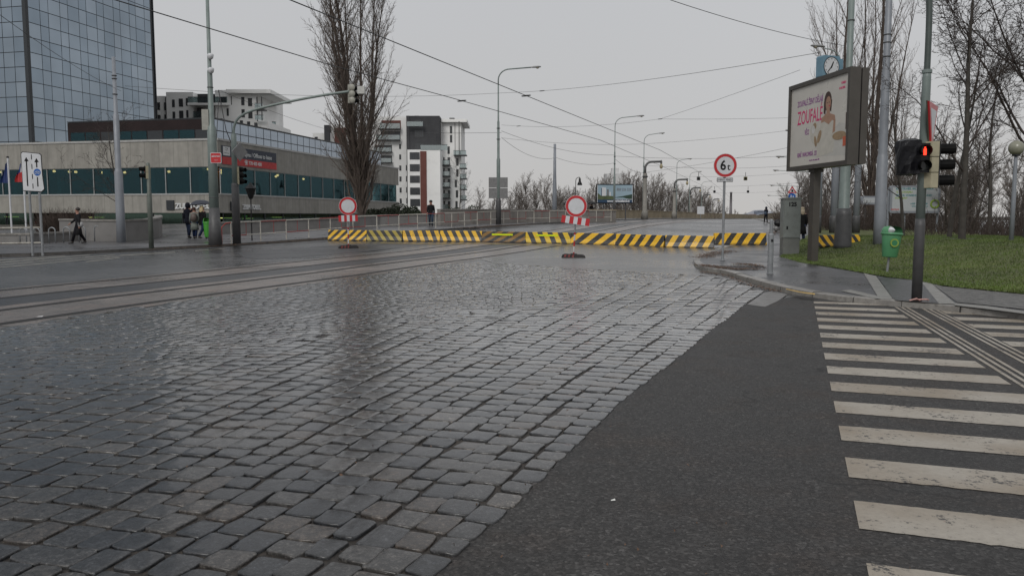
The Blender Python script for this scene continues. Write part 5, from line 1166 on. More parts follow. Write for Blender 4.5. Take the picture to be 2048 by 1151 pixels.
# ---------------------------------------------------------------- apartment blocks
M_wp = pm('white_render', (.80, .80, .785), .8, .05, .15, dirt=(.5, .5, .48, .25)); M_dk = pm('anthracite_render', (.045, .046, .05), .8, .1, .3); M_bw = pm('brown_render', (.14, .05, .04), .8, .08, .3)
M_wd = pm('window_dark', (.06, .065, .07), .12, .3, 2); M_wf = pm('window_frame_dark', (.03, .03, .032), .5); M_bal = glass('balcony_glass', (.6, .68, .68), .3, .1, (.75, .8, .8))
def apartment(name, label, Y, u0, items, rz=0):
    k = Y / FPX; base = W(u0, 432, Y); base.z = -6; o0 = thing(name, base, label, 'building', rz)
    X = lambda u: (u - u0) * k; Z = lambda v: Zat(v, Y) + 6
    for it in items:
        kd, ua, ub, va, vb = it[:5]; d = it[5] if len(it) > 5 else 0; m = it[6] if len(it) > 6 else None
        if kd == 'block': MB().box((X(ua), d, 0 if vb is None else Z(vb)), (X(ub), d + (it[7] if len(it) > 7 else 14), Z(va))).build('wall', m or M_wp, o0)
        elif kd == 'slab': MB().box((X(ua), d, Z(vb)), (X(ub), d + (it[7] if len(it) > 7 else 2), Z(va))).build('balcony_slab', m or M_wf, o0)
        elif kd == 'win':
            f = MB().box((X(ua), d - .05, Z(vb)), (X(ub), d + .05, Z(va))).build('window', M_wf, o0); n = max(1, round((ub - ua) / 4.5)); w_ = (X(ub) - X(ua)) / n
            for i in range(n): MB().box((X(ua) + w_ * i + .12, d - .07, Z(vb) + .12), (X(ua) + w_ * (i + 1) - .08, d - .051, Z(va) - .12)).build('pane', M_wd, f)
        elif kd == 'rail':
            f = MB().box((X(ua), d - .03, Z(vb)), (X(ub), d + .0, Z(va))).build('balcony_rail', M_bal, o0); MB().box((X(ua), d - .06, Z(va)), (X(ub), d + .02, Z(va) + .08)).build('handrail', M_wf, f)
        elif kd == 'post': MB().box((X(ua), d - .1, Z(vb)), (X(ub), d + .1, Z(va))).build('post', M_wf, o0)
        elif kd == 'roof': MB().box((X(ua), d - 1, Z(vb)), (X(ub), d + 12, Z(va))).build('roof', m or M_wp, o0)
    return o0
I = [('block', 742, 822, 233, None, 0), ('block', 818, 882, 234, 306, -2, M_dk), ('block', 817.5, 823.5, 234, None, -2.2, M_dk, 3), ('block', 823.5, 886, 304, None, -6, M_wp, 18), ('block', 848, 860, 307, 428, -6.15, M_bw, .14), ('block', 880, 922, 238, None, 1), ('roof', 884, 934, 244, 238, 1),
     ('block', 829, 838, 229, 234, 2, M_dk, 3), ('block', 897, 907, 231, 238, 4, M_dk, 3), ('post', 911, 912, 246, 312, -1), ('post', 920, 921.5, 246, 312, -3), ('block', 766, 804, 241, 258, -.1, M_bw, .09), ('rail', 764, 804, 248, 258, -1.2), ('slab', 762, 804, 258, 260, -1.2), ('win', 765, 803, 263, 279, 0), ('rail', 757, 803, 271, 280, -1.2), ('slab', 757, 803, 280, 282, -1.2)]
for v in (290, 311, 333, 355, 377, 399): I += [('win', 752, 786, v, v + 14, 0), ('rail', 751, 786, v + 6, v + 14, -1.1), ('slab', 750, 787, v + 14, v + 15.3, -1.1), ('win', 800, 804, v - 2, v + 8, 0)]
for v in (309, 332, 354, 377, 399, 421): I += [('win', 828, 847, v, v + 14, -6)]
for v in (331, 353, 375, 397): I += [('win', 813, 817, v - 1, v + 10, 0)]
I += [('win', 833, 851, 262, 278, -2), ('win', 833, 851, 287, 301, -2), ('win', 856, 858.5, 241, 258, -2), ('win', 868, 871, 245, 261, -2), ('win', 860, 862.5, 264, 280, -2), ('win', 871, 874, 266, 283, -2), ('rail', 820, 851, 247, 256, -3.4), ('rail', 849, 900, 295, 305, -6), ('win', 833, 846, 241, 254, -2.02)]
for ua, va in ((900, 251), (900, 269), (895, 292), (912, 316), (912, 338), (909, 359), (911, 380), (910, 402)): I.append(('win', ua, ua + 4.5, va, va + 15, 1))
for v in (316, 338, 360, 382, 404): I += [('win', 886.5, 889, v - 2, v + 14, 1), ('rail', 886.5, 900, v + 5, v + 13.5, -.8), ('slab', 886.5, 901, v + 13.5, v + 15.5, -.8), ('win', 895, 900, v - 2, v + 13, 1)]
for v in (302, 328, 349, 370, 391): I += [('rail', 920 if v > 310 else 908, 933, v, v + 8, -.8), ('slab', 920 if v > 310 else 908, 934, v + 8, v + 10, -.8)]
apartment('apartment_block', 'white and anthracite apartment block with brown strip and stacked balconies', 170, 840, I, -.0)
I = [('block', 625, 662, 264, None, 2), ('block', 650, 660, 249, 300, 1, M_dk), ('block', 660, 745, 249, None, 3), ('block', 667, 690, 253, 296, 2.8, M_bw, .15), ('block', 712, 750, 282, 335, -3, M_dk, 6), ('win', 629, 635, 272, 280, 2), ('win', 692, 699, 258, 272, 3), ('win', 703, 710, 258, 272, 3), ('win', 734, 742, 268, 280, 3), ('win', 718, 726, 290, 303, -3), ('win', 732, 740, 290, 303, -3)]
apartment('apartment_block', 'smaller white apartment block with brown panel seen through the poplar', 190, 690, I)
I = [('block', 300, 343, 192, None, 0), ('block', 341.5, 346.5, 195, None, -.4, M_dk, 6), ('block', 346.5, 399, 186, None, -1), ('block', 398, 446, 186, 214, 1, M_dk, 8), ('block', 398, 446, 214, None, 1.2), ('block', 444, 524, 183, None, -1.5, M_wp, 16), ('block', 524, 546, 245, None, -1.4, M_wp, 14), ('roof', 470, 556, 191, 183.5, -1.6), ('slab', 395, 472, 210, 214, -2.6, M_wp, 4), ('rail', 396, 472, 199, 209.5, -2.6),
     ('block', 402, 412, 216, 240, -.1, M_dk, .5), ('win', 411, 425, 218, 226, 1.2), ('rail', 402, 424, 226, 238, -1.8), ('slab', 400, 428, 238, 240, -1.8), ('post', 524, 525.3, 196, 245, -1.2), ('post', 539, 540.5, 199, 245, -3), ('rail', 524, 540, 211, 221, -2.4), ('slab', 524, 541, 221, 223.5, -2.4), ('rail', 524, 540, 234, 243, -2.4), ('rail', 300, 320, 213, 222, -2), ('slab', 300, 320, 222, 224, -2), ('rail', 538, 546, 240, 246, 3),
     ('win', 322, 329, 205, 220, 0), ('win', 321, 329, 230, 244, 0), ('win', 337, 341, 205, 221, 0), ('win', 337, 341, 229, 244, 0), ('win', 304, 311, 202, 208, 0), ('win', 466, 470, 219, 234, -1.5), ('win', 453, 458, 239, 246, -1.5), ('win', 453, 466, 197, 208, -1.5), ('win', 475, 476.5, 195, 212, -1.5)]
for v in (200, 224): I += [('win', 358, 363, v + 1, v + 16, -1), ('win', 371, 379, v - 1, v + 15, -1), ('win', 385, 389, v - 2, v + 13, -1), ('win', 495, 501, v - 3, v + 13, -1.5), ('win', 508, 516, v - 1, v + 15, -1.5)]
for ua in (491, 505, 519): I.append(('win', ua, ua + 6, 243 + (ua - 491) * .15, 257 + (ua - 491) * .15, -1.5))
I += [('block', 430, 452, 182, 184, 3, M_dk, 3)]
apartment('apartment_block', 'white stepped apartment block rising behind the low office roof', 140, 430, I)
# distant pale block behind the advert board and hazy hill buildings
for i, (ua, ub, va, Y, lab) in enumerate(((1213, 1252, 347, 420, 'pale distant tower block above the advert board'),)):
    b = W((ua + ub) / 2, 432, Y); b.z = -5; k = Y / FPX; r = thing('distant_block', b, lab, 'building'); w_ = (ub - ua) * k / 2
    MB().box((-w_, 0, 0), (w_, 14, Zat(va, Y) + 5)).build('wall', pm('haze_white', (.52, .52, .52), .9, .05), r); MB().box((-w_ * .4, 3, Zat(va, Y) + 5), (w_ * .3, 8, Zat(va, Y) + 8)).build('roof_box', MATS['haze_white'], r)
mb = MB(); rn = random.Random(4); pts = []
for i in range(41): 
    u = 1380 + i * 8; t_ = (u - 1525) / 60; pts.append((u, 434 - 9 * math.exp(-t_ * t_) - 3 * rn.random() - (3 if 1500 < u < 1545 else 0)))
Yh = 1500; vs = []
for u, v in pts:
    for Y, vv in ((Yh - 260, 441), (Yh, v), (Yh + 400, v + 1), (Yh + 700, 441)): vs.append(W(u, vv, Y))
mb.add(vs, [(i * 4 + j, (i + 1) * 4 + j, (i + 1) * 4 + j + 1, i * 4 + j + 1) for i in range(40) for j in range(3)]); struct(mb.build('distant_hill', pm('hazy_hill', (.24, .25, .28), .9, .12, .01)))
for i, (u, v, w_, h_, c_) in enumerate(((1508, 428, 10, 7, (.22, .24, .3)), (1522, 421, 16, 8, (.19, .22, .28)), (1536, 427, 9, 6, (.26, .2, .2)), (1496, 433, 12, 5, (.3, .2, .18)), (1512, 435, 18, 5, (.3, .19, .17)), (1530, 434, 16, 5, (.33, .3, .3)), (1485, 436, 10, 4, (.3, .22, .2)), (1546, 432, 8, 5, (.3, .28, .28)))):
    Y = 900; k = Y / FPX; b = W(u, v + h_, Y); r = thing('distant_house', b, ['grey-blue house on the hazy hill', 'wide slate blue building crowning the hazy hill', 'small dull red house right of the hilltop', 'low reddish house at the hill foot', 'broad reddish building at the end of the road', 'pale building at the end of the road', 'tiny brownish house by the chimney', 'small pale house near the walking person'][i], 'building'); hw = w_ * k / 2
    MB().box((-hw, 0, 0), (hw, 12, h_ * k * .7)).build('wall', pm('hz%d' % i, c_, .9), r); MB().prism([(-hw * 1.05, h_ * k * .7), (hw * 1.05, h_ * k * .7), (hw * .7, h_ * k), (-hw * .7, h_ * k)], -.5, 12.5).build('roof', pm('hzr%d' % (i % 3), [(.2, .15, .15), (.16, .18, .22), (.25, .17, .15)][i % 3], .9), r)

# ---------------------------------------------------------------- walls
M_gw = pm('grey_wall', (.16, .155, .15), .7, .15, .6, bmp=.3, bs=25, dirt=(.09, .085, .08, .5)); M_tan = pm('tan_parapet', (.26, .21, .135), .75, .2, .5, bmp=.3, bs=20, dirt=(.09, .08, .06, .6))
def wall(line, h, th, mat, label, name='low_wall', cap=True, f=gz, cat='wall', z_off=.1):
    line = dens(line, 1.5); o = Vector((*line[0], 0)); inner = offset_line(line, th); hf = h if callable(h) else (lambda s: h)
    r = thing(name, (o.x, o.y, 0), label, cat); n = len(line); vs = []
    for i, (p, q) in enumerate(zip(line, inner)):
        z = f(*p) + z_off; H = hf(i / (n - 1))
        for (x, y), zz_ in ((p, z - .6), (p, z + H), (q, z + H), (q, z - .6)): vs.append((x - o.x, y - o.y, zz_))
    fs = [(i * 4 + j, (i + 1) * 4 + j, (i + 1) * 4 + (j + 1) % 4, i * 4 + (j + 1) % 4) for i in range(n - 1) for j in range(4)] + [(0, 1, 2, 3), tuple(4 * n - 1 - j for j in range(4))]
    MB().add(vs, fs).build('wall_body', mat, r)
    if cap:
        a = offset_line(line, -.05); b_ = offset_line(line, th + .05); vs = []
        for i, (p, q) in enumerate(zip(a, b_)):
            z = f(*line[i]) + z_off + hf(i / (n - 1))
            for (x, y), zz_ in ((p, z + .003), (p, z + .09), (q, z + .09), (q, z + .003)): vs.append((x - o.x, y - o.y, zz_))
        MB().add(vs, fs).build('coping', M_curb if mat is not M_tan else mat, r)
    return r
wall(pix([(120, 479), (190, 482), (253, 482.5), (300, 479.5), (318, 475), (325, 470), (322, 466)], .12), 1.0, .3, M_gw, 'curved grey planter wall by the thick pale tram mast', 'planter_wall')
wall(pix([(-60, 487), (60, 487), (160, 481)], .12), .42, .25, M_gw, 'low grey kerb wall in front of the clipped hedge', 'planter_wall')
wall(pix([(440, 468), (540, 462), (650, 457), (700, 455)], .12), .62, .3, M_gw, 'grey wall behind the railing below the shop windows')
wall(pix([(700, 455.5), (760, 452), (880, 449.5)], .12), .75, .3, M_gw, 'middle stretch of grey wall beside the poplar trunk')
wl_ = pix([(881, 449.8), (960, 447.2), (1040, 445), (1120, 443.2), (1232, 441.2)], .12)
wall(wl_, lambda s: 1.12 - .2 * s, .35, pm('pale_grey_wall', (.2, .185, .17), .7, .15, .6, bmp=.3, dirt=(.1, .09, .08, .5)), 'long pale grey wall leading to the bridge parapet')
pl_ = [Vector(wl_[-1])]; dd = (Vector(LK[-1]) - Vector(LK[-4])).normalized()
tail = [q for q in offset_line(LK, 3.2) if q[1] > wl_[-1][1] + 6][::3]; pp = [tuple(wl_[-1])] + tail
wall(pp, 1.0, .4, M_tan, 'tan stone bridge parapet curving away over the crest', 'bridge_parapet', cat='parapet')
r_ = [(q[0] + .285 * 0, q[1]) for q in [(RKf[-7][0] + 6.5, RKf[-7][1])]]; e_ = Vector((RKf[2][0] + 4.2, RKf[2][1] + 6)); wall([tuple(e_ + dr * k) for k in (0, 15, 30, 60, 100, 160)], .95, .3, M_tan, 'stone parapet on the footway side of the bridge', 'bridge_parapet', cat='parapet')
# ---------------------------------------------------------------- trees
M_bark = pm('bark_brown', (.05, .036, .028), .85, .3, 3, bmp=.5, bs=12); M_twig = pm('twig_brown', (.10, .078, .064), .85, .25, .6); M_bark2 = pm('bark_grey', (.045, .04, .034), .85, .3, 3, bmp=.5, bs=12); M_twig2 = pm('twig_dark', (.038, .028, .024), .85, .25, .6)
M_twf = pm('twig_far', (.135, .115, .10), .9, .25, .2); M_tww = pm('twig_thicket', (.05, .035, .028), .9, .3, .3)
def grow(rn, start, d, L, r, lv, cfg, out, up):
    n = cfg['seg'][lv]; p = Vector(start); d = d.normalized(); path = [p.copy()]; rad = [r]; w = cfg['wob'][lv]
    for i in range(n):
        d = (d + Vector((rn.gauss(0, w), rn.gauss(0, w), rn.gauss(0, w) + up[lv]))).normalized(); p = p + d * (L / n); path.append(p.copy()); rad.append(r * (1 - (i + 1) / n * cfg['tap'][lv]))
    out.append((path, rad, lv))
    if lv + 1 >= len(cfg['seg']): return
    k = cfg['kids'][lv]; k = int(k * rn.uniform(.8, 1.2)); s0 = cfg['from'][lv]
    for j in range(k):
        s = s0 + (1 - s0) * ((j + rn.random() * .8) / k); f_ = s * n; i = min(n - 1, int(f_)); q = path[i].lerp(path[i + 1], f_ - i); dd = (path[i + 1] - path[i]).normalized()
        az = rn.random() * 2 * PI; side = Vector((math.cos(az), math.sin(az), 0)); side = (side - dd * side.dot(dd)).normalized(); an = math.radians(rn.gauss(cfg['ang'][lv], 8))
        nl = L * cfg['len'][lv] * (1 - cfg['fall'][lv] * s) * rn.uniform(.6, 1.25)
        if 'abs' in cfg and lv == 0: nl = cfg['abs'](s) * rn.uniform(.7, 1.15)
        rr = max(cfg['rmin'], rad[i] * cfg['rk'][lv]); grow(rn, q, dd * math.cos(an) + side * math.sin(an), nl, rr, lv + 1, cfg, out, up)
def tree_meshes(seed, stems, cfg, split=0, sides=(8, 5, 3, 3, 3)):
    rn = random.Random(seed); out = []
    for st in stems(rn): grow(rn, *st, 0, cfg, out, cfg['up'])
    T = MB(); Cc = MB()
    for path, rad, lv in out: (T if lv <= split else Cc).tube(path, rad, sides[lv], 0, False)
    return T, Cc
def mk(mb, name, mat): 
    o = mb.build(name, mat, None, True); return o
POP = dict(seg=[9, 6, 4, 3], wob=[.035, .09, .13, .2], tap=[.9, .85, .85, .8], kids=[44, 10, 6], **{'from': [.015, .12, .15]}, ang=[37, 28, 34], len=[.2, .34, .42], fall=[.55, .3, .2], rk=[.42, .45, .55], rmin=.0115, up=[.02, .15, .12, .08])
POP['abs'] = lambda s: (4.4 - 1.9 * s) * min(1, .8 + 2 * s)
def pop_st(H, n, sp):
    def f(rn):
        o = [(Vector((0, 0, -.2)), Vector((0, 0, 1)), H * .97, .24)]
        for i in range(n):
            a = 2 * PI * i / n + rn.random(); o.append((Vector((.12 * math.cos(a), .12 * math.sin(a), rn.uniform(.4, 1.8))), Vector((math.cos(a) * sp, math.sin(a) * sp, 1)), H * rn.uniform(.62, .95), rn.uniform(.10, .19)))
        return o
    return f
popT, popC = tree_meshes(3, pop_st(21, 7, .15), POP)
P2 = dict(POP); P2.update(kids=[30, 7, 4], rmin=.010); p2T, p2C = tree_meshes(9, pop_st(21, 4, .13), P2); p2T = mk(p2T, 'trunk', M_bark); p2C = mk(p2C, 'crown', M_twig); POP2 = (p2T.data, p2C.data); bpy.data.objects.remove(p2T); bpy.data.objects.remove(p2C)
popT = mk(popT, 'trunk', M_bark); popC = mk(popC, 'crown', M_twig)
SPR = dict(seg=[8, 7, 5, 4, 2], wob=[.03, .10, .15, .2, .25], tap=[.8, .85, .85, .85, .8], kids=[21, 11, 8, 4], **{'from': [.24, .15, .12, .1]}, ang=[47, 36, 40, 45], len=[.55, .45, .42, .4], fall=[.45, .35, .3, .2], rk=[.34, .48, .5, .6], rmin=.009, up=[.02, .08, .03, .02, 0])
sprT, sprC = tree_meshes(7, lambda rn: [(Vector((0, 0, -.1)), Vector((.02, 0, 1)), 10.5, .155)], SPR); sprT = mk(sprT, 'trunk', M_bark2); sprC = mk(sprC, 'crown', M_twig2)
s2 = dict(SPR); s2.update(kids=[15, 8, 6, 4], ang=[48, 40, 42, 45]); s2T, s2C = tree_meshes(12, lambda rn: [(Vector((0, 0, -.1)), Vector((-.04, 0, 1)), 8.5, .11)], s2); s2T = mk(s2T, 'trunk', M_bark2); s2C = mk(s2C, 'crown', M_twig2)
FAR = dict(seg=[6, 5, 4, 3], wob=[.05, .12, .16, .2], tap=[.8, .85, .85, .8], kids=[20, 12, 8], **{'from': [.15, .12, .1]}, ang=[38, 34, 38], len=[.46, .42, .42], fall=[.4, .3, .2], rk=[.42, .5, .6], rmin=.021, up=[.02, .09, .05, .03])
far_m = []
for sd in (31, 32, 33, 34):
    T, Cc = tree_meshes(sd, lambda rn: [(Vector((0, 0, -.1)), Vector((rn.gauss(0, .05), rn.gauss(0, .05), 1)), 11, .2), (Vector((.2, 0, .4)), Vector((rn.gauss(.2, .1), rn.gauss(.2, .1), 1)), 8.5, .14)], FAR, sides=(4, 3, 3, 3))
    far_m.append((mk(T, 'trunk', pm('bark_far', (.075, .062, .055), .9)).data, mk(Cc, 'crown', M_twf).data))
for o in [o for o in bpy.data.objects if o.name.split('.')[0] in ('trunk', 'crown') and o.data in [x for p_ in far_m for x in p_]]: bpy.data.objects.remove(o)
def put_tree(src, base, s, rz, label, group=None, name='bare_tree', sz=None, first=True):
    r = thing(name, base, label, 'tree', rz, group); r.scale = (s, s, sz or s)
    for me_, nm in zip(src, ('trunk', 'crown')):
        o = bpy.data.objects.new(nm, me_); COL.objects.link(o); o.parent = r
    return r
POPM = (popT.data, popC.data); SPRM = (sprT.data, sprC.data); S2M = (s2T.data, s2C.data)
for o in (popT, popC, sprT, sprC, s2T, s2C): bpy.data.objects.remove(o)
def at_(u, Y, z=None, f=gz): b = W(u, 432, Y); b.z = f(b.x, b.y) if z is None else z; return b
put_tree(POPM, at_(722, 61, .75), 1.0, .4, 'big bare columnar poplar behind the upright no-entry sign', None, 'poplar_tree', 1.12)
put_tree(POP2, at_(1742, 58, .6), .92, 2.0, 'bare poplar with clear trunk between poster box and pale pole', 'bare poplars behind the poster box', 'poplar_tree', 1.1)
put_tree(POP2, at_(1680, 66, .6), .95, 4.1, 'bare poplar rising behind the street clock', 'bare poplars behind the poster box', 'poplar_tree', 1.1)
put_tree(POP2, at_(1790, 84, .4), .9, 5.2, 'shorter bare poplar just behind the pale stepped pole', 'bare poplars behind the poster box', 'poplar_tree', .78)
put_tree(SPRM, at_(1926, 28.5, None, ggrass) , .82, 1.3, 'young bare tree with earth ring behind the signal heads', 'young bare trees on the grass', sz=.95)
put_tree(S2M, at_(1900, 31.5, None, ggrass), .85, 3.3, 'thinner young bare tree just left behind the ringed one', 'young bare trees on the grass')
put_tree(S2M, at_(1808, 34, None, ggrass), .7, .3, 'small leaning bare tree in front of the white property board', 'young bare trees on the grass')
put_tree(SPRM, at_(2058, 30, -.2), 1.25, 4.0, 'largest bare spreading tree behind the globe lamp', 'young bare trees on the grass', sz=1.3)
put_tree(S2M, at_(2120, 36, -.5), 1.2, 2.2, 'bare spreading tree at the frame edge behind the globe lamp', 'young bare trees on the grass')
put_tree(S2M, at_(1985, 44, -.8), 1.25, 5.0, 'bare tree in the second row behind the grass crest', 'young bare trees on the grass')
put_tree(S2M, at_(248, 50, .5), .78, 1.0, 'small bare street tree behind the thick pale tram mast', None)
put_tree(S2M, at_(918, 105, .6), .85, 2.6, 'small bare tree before the white balconies', None); put_tree(far_m[1], at_(958, 150, -1), .62, .6, 'round little bare tree right of the apartment block')
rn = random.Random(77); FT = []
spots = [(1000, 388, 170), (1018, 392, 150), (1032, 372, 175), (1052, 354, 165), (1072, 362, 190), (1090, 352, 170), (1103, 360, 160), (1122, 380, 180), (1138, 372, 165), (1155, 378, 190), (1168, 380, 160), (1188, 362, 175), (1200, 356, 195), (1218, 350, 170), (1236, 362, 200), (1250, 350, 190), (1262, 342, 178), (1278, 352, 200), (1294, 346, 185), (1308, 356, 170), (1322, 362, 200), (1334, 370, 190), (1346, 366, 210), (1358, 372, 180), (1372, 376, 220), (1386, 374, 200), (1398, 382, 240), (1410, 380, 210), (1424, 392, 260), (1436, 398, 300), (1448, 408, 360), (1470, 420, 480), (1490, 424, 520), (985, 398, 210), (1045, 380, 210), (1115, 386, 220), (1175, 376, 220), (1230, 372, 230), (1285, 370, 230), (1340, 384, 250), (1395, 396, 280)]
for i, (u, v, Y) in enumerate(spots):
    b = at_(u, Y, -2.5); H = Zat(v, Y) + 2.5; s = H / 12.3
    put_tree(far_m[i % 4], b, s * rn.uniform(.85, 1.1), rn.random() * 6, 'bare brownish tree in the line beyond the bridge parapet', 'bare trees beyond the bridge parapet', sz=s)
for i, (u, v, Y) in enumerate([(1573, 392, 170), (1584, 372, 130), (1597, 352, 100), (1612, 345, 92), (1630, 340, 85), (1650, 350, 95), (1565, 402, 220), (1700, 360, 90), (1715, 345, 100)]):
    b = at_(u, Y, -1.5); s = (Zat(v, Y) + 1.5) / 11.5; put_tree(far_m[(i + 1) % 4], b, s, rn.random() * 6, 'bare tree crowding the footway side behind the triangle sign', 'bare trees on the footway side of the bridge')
for i in range(15):
    Y = rn.uniform(44, 66); u = rn.uniform(1880, 2110) if i < 10 else rn.uniform(1770, 1900); b = at_(u, Y + (0 if i < 10 else 14), -.9); put_tree(far_m[i % 4], b, rn.uniform(.42, .62), rn.random() * 6, 'bare dark tree in the dense row behind the grass bank', 'bare trees packed behind the grass bank', sz=rn.uniform(.45, .7))
# low thickets, each a tangle of stems
def thicket(name, boxes, label, mat, n, h, seed, r=.02, kind='stuff', cat='thicket'):
    rn = random.Random(seed); mb = MB()
    for (ua, ub, Ya, Yb, z) in boxes:
        for _ in range(n):
            Y = rn.uniform(Ya, Yb); b = at_(rn.uniform(ua, ub), Y, z); H = h * rn.uniform(.5, 1.1); d = Vector((rn.gauss(0, .35), rn.gauss(0, .3), 1)).normalized(); m_ = b + d * H * .5; e_ = m_ + (d + Vector((rn.gauss(0, .3), rn.gauss(0, .3), 0))) * H * .5
            mb.tube([b, m_, e_], [r, r * .7, r * .3], 3, 0, False)
            for _k in range(3):
                q = b.lerp(m_, rn.uniform(.3, 1)); mb.tube([q, q + Vector((rn.gauss(0, .35), rn.gauss(0, .35), rn.uniform(.2, .6))) * H * .5], [r * .6, r * .25], 3, 0, False)
    return tag(mb.build(name, mat), label, cat, kind=kind)
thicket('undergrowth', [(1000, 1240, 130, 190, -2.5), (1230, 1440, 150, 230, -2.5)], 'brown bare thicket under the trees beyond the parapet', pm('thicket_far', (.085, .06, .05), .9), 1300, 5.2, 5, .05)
thicket('undergrowth', [(1850, 2150, 38, 58, -1.1), (1650, 1860, 50, 75, -.4)], 'dark brown bare thicket behind the crest of the grass bank', M_tww, 1300, 3.1, 6, .028)
thicket('undergrowth', [(1556, 1640, 75, 130, .3)], 'brown bare shrubs along the footway side', M_tww, 500, 3, 7, .03)
thicket('leafless_hedge', [(84, 182, 43.5, 45.5, .2)], 'bare brown hedge in the planter before the office entrance', M_tww, 1300, 1.75, 8, .012, 'thing', 'hedge')
def shrub(b, w_, d_, h, label, m, n=900, seed=1):
    rn = random.Random(seed); mb = MB()
    for _ in range(n):
        a = rn.random() * 6.28; rr = math.sqrt(rn.random()); x = w_ * rr * math.cos(a); y = d_ * rr * math.sin(a); z = h * (1 - rr ** 3) * rn.uniform(.3, 1); s = rn.uniform(.05, .11); nrm = Vector((rn.gauss(0, 1), rn.gauss(0, 1), rn.gauss(0, 1))).normalized(); t1 = nrm.orthogonal().normalized() * s; t2 = nrm.cross(t1)
        c = Vector((x, y, z)); mb.add([c - t1, c - t2 * .6, c + t1, c + t2 * .6], [(0, 1, 2, 3)])
    o = mb.build('evergreen_shrub', m, None, False, b); return tag(o, label, 'shrub', 'low evergreen shrubs by the wall')
M_ev = pm('evergreen', (.028, .038, .018), .7, .4, 3)
for i, (u, Y, w_, h) in enumerate(((800, 66, 1.1, 1.0), (822, 67, 1.0, .75), (748, 64, 1.0, .55), (910, 82, 1.6, 1.0), (946, 84, 1.2, 1.3), (780, 65, 1.2, .7))):
    b = at_(u, Y); b.z += .75 if u < 900 else .4; shrub(b, w_, .6, h, ['rounded dark evergreen by the wall beside the poplar', 'low evergreen clump next to the rounded one', 'flat evergreen clump at the poplar foot', 'evergreen behind the long pale wall under the small tree', 'tallest evergreen clump behind the long pale wall', 'spreading evergreen between poplar and rounded shrub'][i], M_ev, 700, i)
# planting bed under the poplar and earth rings under the young trees
for u, Y in ((1926, 28.5), (1900, 31.5)):
    b = at_(u, Y, None, ggrass); mb = MB(); vs = [(b.x, b.y, ggrass(b.x, b.y) + .02)]; rn = random.Random(u)
    for k in range(20): a = 2 * PI * k / 20; R_ = .62 * rn.uniform(.85, 1.1); x = b.x + R_ * math.cos(a); y = b.y + R_ * math.sin(a); vs.append((x, y, ggrass(x, y) + .015))
    struct(mb.add(vs, [(0, 1 + k, 1 + (k + 1) % 20) for k in range(20)]).build('soil_ground', M_bed))

